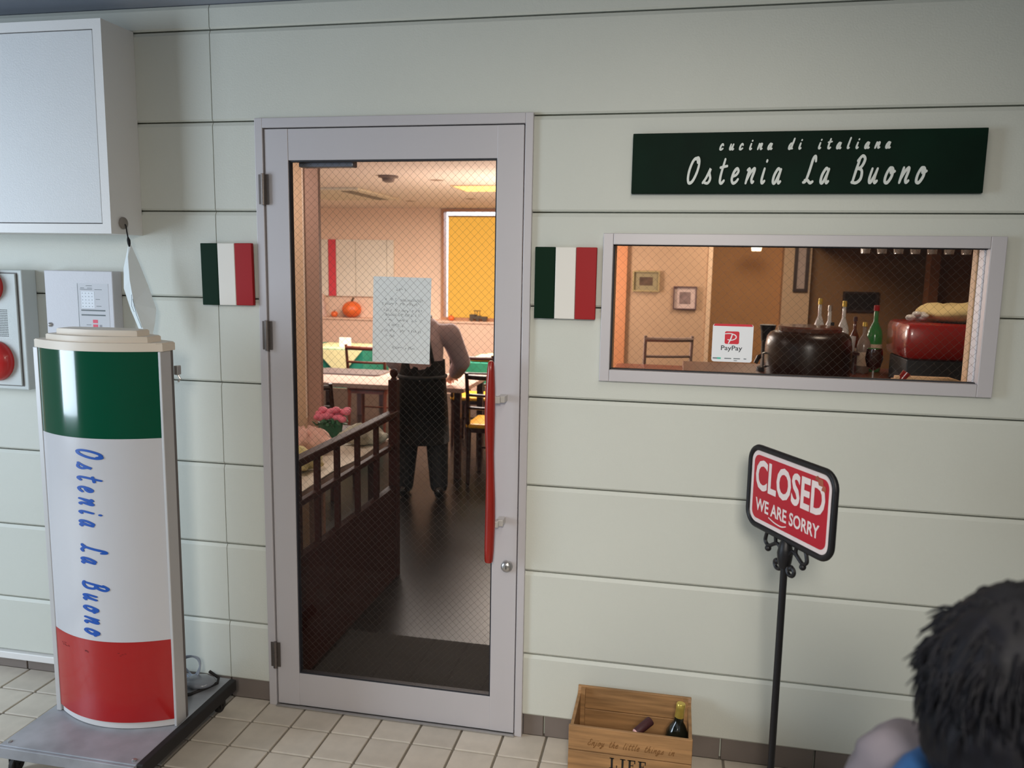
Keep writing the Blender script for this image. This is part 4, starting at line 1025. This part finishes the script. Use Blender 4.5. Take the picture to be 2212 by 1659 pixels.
picture(1.118, 1.255, 1.46, 2.1, 5.849, mat('black_frame', lin(64, 48, 46), .5), mat('mount_grey', lin(186, 166, 158), .8), mat('strip_grey', lin(190, 172, 166), .8), 'tall narrow dark-framed picture on the pale pillar', .030, .005)
picture(1.62, 1.95, 1.27, 1.47, 5.999, mat('black_frame', lin(64, 48, 46), .5), mat('dark_mount', lin(40, 26, 24), .6), mat('dark_print', lin(34, 24, 24), .5), 'small dark board on the brown bar wall behind the bottles', .02, .02)
PL = thing('pendant_lamp', 'small glowing glass pendant lamp behind the top of the window', 'lamp', (.72, 5.5, 1.87))
b = B(); lathe(b, [(.042, 0), (.048, .03), (.056, .085), (.05, .09)], (.72, 5.5, 1.845), 14); obj('lamp_shade', b, lamp_m, PL, smooth=True)
b = B(); tube(b, [(.72, 5.5, 1.93), (.72, 5.5, 2.4)], .004, 6); obj('cord', b, black_m, PL)
BC = thing('bar_counter', 'dark wooden bar counter just inside the window', 'counter', (1.0, 1.7, 0))
obj('worktop', bx(.05, 2.6, 1.25, 2.4, 1.06, 1.10, bev=.005), mwood, BC)
obj('counter_front', bx(.1, 2.55, 1.32, 2.35, 0, 1.06), dwood, BC)
# big dark coffee urn / roaster drum
ZC = 1.101
UR = thing('dark_drum', 'big glossy dark brown round-shouldered drum on the bar counter', 'drum', (.67, 1.75, ZC))
b = B(); n_ = 40
prof = [(.198, 0), (.208, .02), (.213, .10), (.212, .17), (.205, .215), (.190, .238), (.165, .247)]
lathe(b, prof, (.672, 1.75, ZC), 40); obj('drum_body', b, kettle, UR, smooth=2)
b = B(); lathe(b, [(.158, .244), (.160, .266), (.152, .274), (.05, .278), (.01, .279)], (.672, 1.75, ZC), 40); obj('lid', b, mat('lid_brown', lin(88, 48, 34), .2, coat=.4), UR, smooth=True)
b = B(); box(b, .66, .70, 1.60, 1.63, ZC+.246, ZC+.268, bev=.004); obj('lid_catch', b, kettle, UR)
b = B(); tube(b, [(.463, 1.72, ZC+.06), (.445, 1.70, ZC+.06), (.445, 1.70, ZC+.13), (.463, 1.72, ZC+.13)], .006, 8); obj('side_handle', b, steel, UR, smooth=True)
GR = thing('coffee_grinder', 'slim dark grinder with funnel top, left of the dark drum', 'grinder', (.42, 1.95, ZC))
b = B(); lathe(b, [(.05, 0), (.05, .02), (.030, .03), (.030, .16), (.034, .17)], (.50, 2.05, ZC), 18); obj('column', b, greym, GR, smooth=True)
b = B(); lathe(b, [(.034, .17), (.037, .22), (.045, .255), (.038, .257)], (.50, 2.05, ZC), 18); obj('hopper', b, black_m, GR, smooth=True)
b = B(); tube(b, [(.49, 2.03, ZC+.09), (.455, 2.0, ZC+.08), (.44, 2.0, ZC+.045)], [.014, .013, .011], 8); obj('spout', b, black_m, GR, smooth=True)
def bottle(x, y, r, h, m_, capm, lab, z=ZC, neck=.3):
    t = thing('bar_bottle', lab, 'bottle', (x, y, z), 0, 'bottles on the bar'); b = B()
    lathe(b, [(r*.9, 0), (r, .008), (r, h*.55), (r*.85, h*.63), (r*neck, h*.76), (r*neck*.95, h*.93)], (0, 0, 0), 18); obj('glass_body', b, m_, t, smooth=True, local=True)
    b = B(); lathe(b, [(r*neck*1.25, h*.92), (r*neck*1.2, h), (r*neck*.8, h*1.005)], (0, 0, 0), 12); obj('bottle_cap', b, capm, t, smooth=True, local=True)
    b = B(); lathe(b, [(r*1.01, h*.15), (r*1.01, h*.42)], (0, 0, 0), 18); obj('bottle_label', b, mat('bottle_paper', lin(190, 170, 150), .7), t, smooth=True, local=True)
bottle(.80, 2.25, .032, .40, crystal, gold, 'clear bottle with gold cap, leftmost on the bar')
bottle(.865, 2.31, .034, .36, crystal, steel, 'clear bottle with silver cap, second from left')
bottle(.925, 2.22, .032, .39, crystal, gold, 'tall clear bottle with gold cap behind the glass tumblers')
bottle(.862, 2.195, .028, .27, amber, black_m, 'small brown bottle between clear ones')
bottle(1.00, 2.28, .030, .30, amber, maroon, 'brown bottle left of the green one')
bottle(1.095, 2.22, .042, .37, gbot, red_m, 'green bottle with red cap, rightmost on the bar')
bottle(1.02, 2.12, .036, .28, mat('grey_bottle_glass', lin(130, 116, 108), .15, coat=.4), gold, 'squat grey bottle in front of the green bottle')
for k, (x, y) in enumerate(((.80, 2.10), (.855, 2.08), (.935, 2.06))):
    t = thing('tumbler', ('clear tumbler nearest the drum', 'clear tumbler, middle of three', 'clear tumbler nearest the squat grey bottle')[k], 'glass', (x, y, ZC+.12), 0, 'tumblers on the bar rack')
    b = B(); lathe(b, [(.022, 0), (.026, .005), (.03, .085), (.027, .085), (.023, .012)], (x, y, ZC+.12), 16); obj('glass_body', b, crystal, t, smooth=True)
GRK = thing('glass_rack', 'low dark rack carrying the tumblers on the bar', 'rack', (.87, 2.08, ZC)); obj('shelf', bx(.76, .98, 2.02, 2.15, ZC+.105, ZC+.12), dwood, GRK)
for X in (.77, .965): obj('rack_side', bx(X-.006, X+.006, 2.03, 2.14, ZC, ZC+.105), dwood, GRK)
WG = thing('red_wine_glass', 'stemmed glass with dark red wine, right of the drum', 'glass', (.97, 1.62, ZC))
b = B(); lathe(b, [(.032, 0), (.004, .006), (.004, .07)], (.965, 1.62, ZC), 14); obj('stem', b, crystal, WG, smooth=True)
b = B(); lathe(b, [(.004, .07), (.032, .09), (.042, .13), (.036, .18)], (.965, 1.62, ZC), 16); obj('bowl', b, mat('dark_wine', lin(46, 16, 14), .1, coat=.5), WG, smooth=True)
RM = thing('red_machine', 'red and grey machine on the counter at the right of the window', 'machine', (1.3, 1.75, ZC))
b = B(); box(b, 1.10, 1.56, 1.6, 2.0, ZC+.13, ZC+.31, bev=.03); obj('red_housing', b, redm, RM, smooth=True)
b = B(); box(b, 1.12, 1.54, 1.64, 1.97, ZC, ZC+.13, bev=.006); obj('grey_base', b, greym, RM)
b = B(); ell(b, (0, 0, .045), (.23, .17, .055), 36, 14)
for v in b.verts:
    v.co.z = max(.0, v.co.z*(1+.2*math.sin(v.co.x*26)*math.cos(v.co.y*20))); 
    v.co.x *= 1+.06*math.sin(v.co.y*30)
o = obj('folded_towel', b, towel, None, smooth=2); o.location = (1.42, 1.78, ZC+.310); tag(o, 'cream towel bundled on top of the red machine', 'towel')
b = B(); random.seed(4)
for k in range(12): ell(b, (random.uniform(-.045, .045), random.uniform(-.03, .03), random.uniform(.014, .045)), (.022, .018, .014), 8, 6)
o = obj('plastic_bag', b, mat('crinkled_plastic', lin(206, 202, 198), .25, coat=.4), None, smooth=2); o.location = (1.165, 1.72, ZC+.309); tag(o, 'small crinkled clear plastic bag on the red machine, left of towel', 'bag')
WH = thing('wooden_stool', 'blond wooden bar-rail piece low at the right of the window', 'rail', (1.0, .8, 0))
b = B(); tube(b, [(.86, .80, 1.235), (1.06, .80, 1.235), (1.10, .80, 1.225), (1.105, .80, 1.18), (1.105, .80, .0)], .013, 10); tube(b, [(.86, .80, 1.235), (.86, .80, 0)], .013, 10); obj('bent_rail', b, cream_wood, WH, smooth=True)
b = B(); tube(b, [(.875, .80, 1.215), (.905, .80, 1.26)], .017, 10); obj('red_grip', b, redm, WH, smooth=True)
WH.name = 'bentwood_rack'; WH['label'] = 'blond bentwood rack with red grip, low right inside the window'; WH['category'] = 'rack'
HG = thing('hanging_glass_rack', 'row of upturned stemmed glasses under the bar hood', 'rack', (1.6, 3.6, 1.95))
obj('rail', bx(1.25, 2.3, 3.55, 3.65, 1.97, 1.985), steel, HG)
for k in range(9):
    X = 1.3+.11*k; b = B(); lathe(b, [(.03, .19), (.004, .185), (.004, .12), (.03, .10), (.036, .06), (.03, .0)], (X, 3.6, 1.79), 14); obj('stemmed_glass', b, crystal, HG, smooth=True)
tube_b = B()
for X in (1.27, 2.28): tube(tube_b, [(X, 3.6, 1.985), (X, 3.6, 2.4)], .006, 6)
obj('hanger', tube_b, steel, HG)
BP = table('side_table', 'low table with stacked things below the left part of the window', (.05, 3.6, 0), 1.0, .6, .9, mwood)
chair((-.12, 4.3, 0), .3, 'chair with pale metal frame seen low through the window, left', mwood, h=1.12, wood=mat('pale_metal', lin(176, 156, 148), .3, metal=.5))

# ============================================================ PEOPLE
def add_head(bm, c, s, yaw_=0, tilt=0):
    """head facing local +Y, centre c, s = head height"""
    R_ = Matrix.Rotation(yaw_, 3, 'Z') @ Matrix.Rotation(tilt, 3, 'X'); c = Vector(c)
    T = lambda x, y, z: c+R_ @ Vector((x*s, y*s, z*s))
    def e(x, y, z, rx, ry, rz): ell(bm, T(x, y, z), (rx*s, ry*s, rz*s), 20, 14, R_)
    e(0, -.04, .10, .345, .41, .40); e(0, .08, -.15, .27, .30, .33); e(0, .18, -.33, .16, .17, .15)
    e(0, .30, .02, .20, .10, .16); e(0, .395, -.08, .055, .06, .09); e(0, .425, -.125, .06, .055, .045)
    e(.19, .24, -.14, .09, .1, .1); e(-.19, .24, -.14, .09, .1, .1)
    e(0, .33, -.25, .10, .05, .045)
    for sg in (-1, 1): e(sg*.35, -.02, -.03, .035, .07, .125)
    return T, R_
def face(T, R_, s, parent):
    for sg in (-1, 1):
        b = B(); ell(b, T(sg*.15, .345, .0), (.06*s, .045*s, .035*s), 14, 10, R_); ey = obj('eye', b, eye_m, parent, smooth=2, local=True)
        b = B(); ell(b, T(sg*.15, .385, .0), (.026*s, .01*s, .028*s), 12, 8, R_); obj('iris', b, iris_m, ey, smooth=2, local=True)
        b = B(); tube(b, [T(sg*.07, .40, .085), T(sg*.15, .40, .105), T(sg*.23, .34, .085)], .012*s, 6); obj('eyebrow', b, hair_m, parent, smooth=2, local=True)
    b = B(); ell(b, T(0, .375, -.245), (.085*s, .02*s, .028*s), 14, 8, R_); obj('mouth', b, lip_m, parent, smooth=2, local=True)
def add_hand(bm, wrist, d, palm_n, s, side):
    """relaxed hand: palm + four fingers + thumb, along direction d"""
    w = Vector(wrist); d = Vector(d).normalized(); n_ = Vector(palm_n).normalized(); n_ = (n_-d*n_.dot(d)).normalized(); x = d.cross(n_)*side
    k = s
    for i in range(4):
        cap(bm, w+x*(.018*(i-1.5))*k*.7, w+d*.085*k+x*(.0195*(i-1.5))*k, .014*k, .011*k, 8)
    Ls = (.066, .078, .072, .056)
    for i in range(4):
        p = w+d*.085*k+x*(.0205*(i-1.5))*k; L = Ls[i]*k
        q = p+d*L*.5+n_*L*.10; r_ = q+d*L*.3+n_*L*.22; t = r_+d*L*.16+n_*L*.24
        cap(bm, p, q, .0092*k, .0085*k, 8); cap(bm, q, r_, .0085*k, .0078*k, 8); cap(bm, r_, t, .0078*k, .0068*k, 8)
    p = w+d*.022*k-x*.026*k; q = p-x*.030*k+d*.026*k+n_*.008*k; r_ = q+d*.032*k-x*.006*k+n_*.010*k
    cap(bm, p, q, .0135*k, .0105*k, 8); cap(bm, q, r_, .0105*k, .0085*k, 8)
def shoe(bm, x, y, s, m=1):
    ell(bm, (x, y+.03*s, .035*s), (.042*s, .125*s, .036*s), 20, 12); ell(bm, (x, y-.045*s, .05*s), (.036*s, .05*s, .05*s), 16, 10); ell(bm, (x, y+.10*s, .03*s), (.044*s, .06*s, .03*s), 16, 10)
    for v in bm.verts: v.co.z = max(v.co.z, .002)

# --- child in the foreground, facing +X (local +Y), seen from the side/behind
PX, PY = .366, -1.795
CH = thing('person', 'dark-haired child in a mauve-grey jacket with blue hood, close at lower right', 'person', (PX, PY, 0), -PI/2+.5)
CH.scale = (.985,)*3; ORG[CH.name] = Vector((0, 0, 0))
hs = .215; hc = (0, .004, 1.247)
b = B(); T, R_ = add_head(b, hc, hs, 0, -.12)
cap(b, (0, -.02, 1.10), (0, 0, 1.20), .05, .045)
cap(b, (0, -.015, .72), (0, -.02, 1.0), .09, .095); cap(b, (-.12, -.02, 1.06), (.12, -.02, 1.06), .04, .04); ell(b, (0, -.02, .95), (.13, .085, .15))
for sg in (-1, 1):
    cap(b, (sg*.065, -.01, .70), (sg*.075, .01, .38), .068, .045); cap(b, (sg*.075, .01, .38), (sg*.075, -.01, .06), .045, .03); cap(b, (sg*.075, -.01, .04), (sg*.075, .08, .03), .03, .026)
    cap(b, (sg*.15, -.02, 1.05), (sg*.185, -.03, .83), .038, .03); cap(b, (sg*.185, -.03, .83), (sg*.17, .09, .65), .03, .021)
    add_hand(b, (sg*.17, .10, .635), (-.1*sg, .45, -.8), (-sg, 0, -.2), .82, sg)
b = remesh(b, .0055, 3); body = obj('body', b, skin_m, CH, smooth=2, local=True)
face(T, R_, hs, body)
# hair: cap shell + strands
b = B()
ell(b, (0, -.012, 1.272), (.084, .100, .096), 28, 20); ell(b, (0, -.045, 1.222), (.079, .070, .084), 24, 16)
b2 = remesh(b, .006, 4); random.seed(21)
from mathutils import noise as mn
for v in b2.verts:
    p = v.co; a = math.atan2(p.x, p.y)
    v.co += (v.co-Vector((0, -.01, 1.24))).normalized()*(.004*mn.noise(Vector((a*14, p.z*12, 0)))+.003*mn.noise(p*60))
# open the face: remove forehead-front and ear hair
bmesh.ops.delete(b2, geom=[v for v in b2.verts if v.co.y > .055 and v.co.z < 1.275], context='VERTS')
hair = obj('hair', b2, hair_m, CH, smooth=2, local=True)
b = B(); random.seed(22)
c0 = Vector((0, -.012, 1.262)); crown = Vector((0, -.04, 1.372))
for k in range(1900):
    a = random.uniform(0, 2*PI); z_ = random.uniform(-.45, 1); rr_ = math.sqrt(max(0, 1-z_*z_))
    d = Vector((rr_*math.cos(a), rr_*math.sin(a), z_)); p = c0+Vector((d.x*.084, d.y*.100, d.z*.102))
    if p.y > .07 and p.z < 1.272: continue
    t_ = (p-crown); t_ = (t_-d*t_.dot(d)); t_ = t_.normalized() if t_.length > 1e-3 else Vector((1, 0, 0))
    t_ = (t_+Vector((random.uniform(-.4, .4), random.uniform(-.4, .4), random.uniform(-.2, .2)))).normalized()
    L = random.uniform(.025, .05)*(.5 if p.z > 1.33 else 1)
    tube(b, [p-d*.003, p+t_*L*.4+d*.002, p+t_*L*.75-d*.001, p+t_*L-d*(.006-.006*random.random())], [.0016, .0018, .0014, .0004], 4, caps=False)
obj('hair_strands', b, hair_m, hair, smooth=2, local=True, kind='stuff')
# jacket
b = B(); cap(b, (0, -.015, .66), (0, -.02, 1.0), .125, .115); ell(b, (0, -.02, .93), (.155, .11, .17)); cap(b, (-.125, -.02, 1.088), (.125, -.02, 1.088), .058, .058); cap(b, (0, -.02, 1.06), (0, -.015, 1.11), .085, .066)
for sg in (-1, 1):
    cap(b, (sg*.14, -.02, 1.086), (sg*.19, -.03, .83), .06, .046); cap(b, (sg*.19, -.03, .83), (sg*.172, .09, .655), .046, .036)
b = remesh(b, .007, 4)
for v in b.verts:
    v.co += v.co.normalized()*0+Vector((mn.noise(v.co*13), mn.noise(v.co*13+Vector((5, 0, 0))), mn.noise(v.co*17)))*.010+v.co.normalized()*0+Vector((mn.noise(v.co*38), mn.noise(v.co*34+Vector((3, 0, 0))), 0))*.006
jk = obj('jacket', b, jacket_m, CH, smooth=2, local=True)
b = B()
for sg in (-1, 1): tube(b, [(sg*.10, .085, .95), (sg*.105, .045, 1.08), (sg*.10, -.02, 1.128), (sg*.095, -.09, 1.08), (sg*.09, -.125, .95)], .011, 8)
obj('dark_strap', b, rubber, jk, smooth=2, local=True)
b = B(); tube(b, [(.082*math.cos(a*PI/10), -.028+.09*math.sin(a*PI/10), 1.130-.012*math.cos(a*PI/10+PI/2)) for a in range(20)], .026, 10, closed=True); ell(b, (0, -.11, 1.08), (.08, .045, .06), 20, 12)
b = remesh(b, .006, 3); obj('hood', b, blue_m, CH, smooth=2, local=True)
b = B(); cap(b, (0, -.01, .72), (0, -.01, .62), .115, .12)
for sg in (-1, 1): cap(b, (sg*.066, -.01, .66), (sg*.078, .01, .38), .082, .06); cap(b, (sg*.078, .01, .38), (sg*.077, -.01, .085), .06, .047)
obj('trousers', remesh(b, .008, 3), dark_tr, CH, smooth=2, local=True)
for sg in (-1, 1):
    b = B(); shoe(b, sg*.076, 0, .82); obj('shoe', b, fwhite_m, CH, smooth=2, local=True)

# --- staff person inside, facing the long table, bent forward
ST2 = thing('person', 'person in a black apron bending over the long table, seen from behind', 'person', (-1.75, 2.83, 0), .16)
b = B(); hs = .225
T, R_ = add_head(b, (-.11, .43, 1.30), hs, .2, -.85)
cap(b, (-.02, .24, 1.20), (-.085, .38, 1.25), .055, .05)
cap(b, (0, -.01, .80), (0, .12, 1.05), .12, .12); cap(b, (0, .12, 1.05), (0, .22, 1.18), .12, .10); cap(b, (-.145, .20, 1.18), (.145, .20, 1.18), .05, .05)
for sg in (-1, 1):
    cap(b, (sg*.075, 0, .80), (sg*.10, .02, .44), .085, .055); cap(b, (sg*.10, .02, .44), (sg*.125, -.01, .08), .055, .035); cap(b, (sg*.125, -.01, .05), (sg*.125, .10, .035), .035, .03)
    cap(b, (sg*.175, .20, 1.17), (sg*.24, .28, .95), .046, .038); cap(b, (sg*.24, .28, .95), (sg*.15, .50, .80), .038, .026)
    add_hand(b, (sg*.145, .515, .79), (-.15*sg, .9, -.12), (0, 0, -1), .92, sg)
b = remesh(b, .0065, 3); body = obj('body', b, skin_m, ST2, smooth=2, local=True); face(T, R_, hs, body)
b = B(); ell(b, T(0, -.06, .13), (.395*hs, .46*hs, .44*hs), 28, 18, R_); ell(b, T(0, -.22, -.1), (.34*hs, .27*hs, .34*hs), 24, 14, R_)
b = remesh(b, .007, 3)
Ri = R_.inverted(); cc = Vector((-.11, .43, 1.30))
bmesh.ops.delete(b, geom=[v for v in b.verts if (lambda q: q.y > .16*hs and q.z < .24*hs)(Ri @ (v.co-cc))], context='VERTS')
obj('hair', b, hair_m, ST2, smooth=2, local=True)
b = B(); cap(b, (0, -.01, .80), (0, .12, 1.05), .138, .14); cap(b, (0, .12, 1.05), (0, .21, 1.17), .14, .115); cap(b, (-.145, .20, 1.17), (.145, .20, 1.17), .066, .066)
for sg in (-1, 1): cap(b, (sg*.175, .20, 1.16), (sg*.25, .285, .95), .08, .07); cap(b, (sg*.25, .285, .95), (sg*.20, .40, .86), .07, .058)
b = remesh(b, .009, 3); obj('shirt', b, shirt_m, ST2, smooth=2, local=True)
b = B(); cap(b, (0, 0, .84), (0, 0, .76), .135, .14)
for sg in (-1, 1): cap(b, (sg*.078, 0, .78), (sg*.105, .02, .44), .10, .084); cap(b, (sg*.105, .02, .44), (sg*.125, -.01, .09), .084, .066)
obj('trousers', remesh(b, .009, 3), mat('black_trousers', lin(20, 24, 30), .7), ST2, smooth=2, local=True)
b = B(); N = 30
rings = []
for z_, rx, ry, yc in ((.985, .150, .142, .085), (.90, .160, .15, .035), (.80, .172, .162, .0), (.62, .185, .165, .0), (.40, .195, .17, .01)):
    rings.append([b.verts.new((rx*math.cos(2*PI*i/N)*(1+.02*math.sin(i*2.1)), yc+ry*math.sin(2*PI*i/N)*(1+.02*math.sin(i*2.1)), z_)) for i in range(N)])
for a_, c_ in zip(rings, rings[1:]):
    for j in range(N): b.faces.new((a_[j], a_[(j+1) % N], c_[(j+1) % N], c_[j]))
r = bmesh.ops.solidify(b, geom=b.faces[:], thickness=.004); ap = obj('apron', b, apron_m, ST2, smooth=2, local=True)
b = B()
for sg in (-1, 1): tube(b, [(sg*.085, -.055, .975), (sg*.05, .0, 1.10), (sg*.018, .075, 1.22), (-sg*.01, .14, 1.285), (-sg*.03, .22, 1.285)], .014, 8)
obj('apron_strap', b, apron_m, ap, smooth=2, local=True)
b = B(); tube(b, [(.168*math.cos(a*PI/12), .02+.160*math.sin(a*PI/12), .875) for a in range(24)], .014, 8, closed=True); obj('apron_tie', b, mat('apron_tie_cloth', lin(40, 50, 58), .6), ap, smooth=2, local=True)
for sg in (-1, 1):
    b = B(); shoe(b, sg*.128, 0, .98); obj('shoe', b, shoe_m, ST2, smooth=2, local=True)
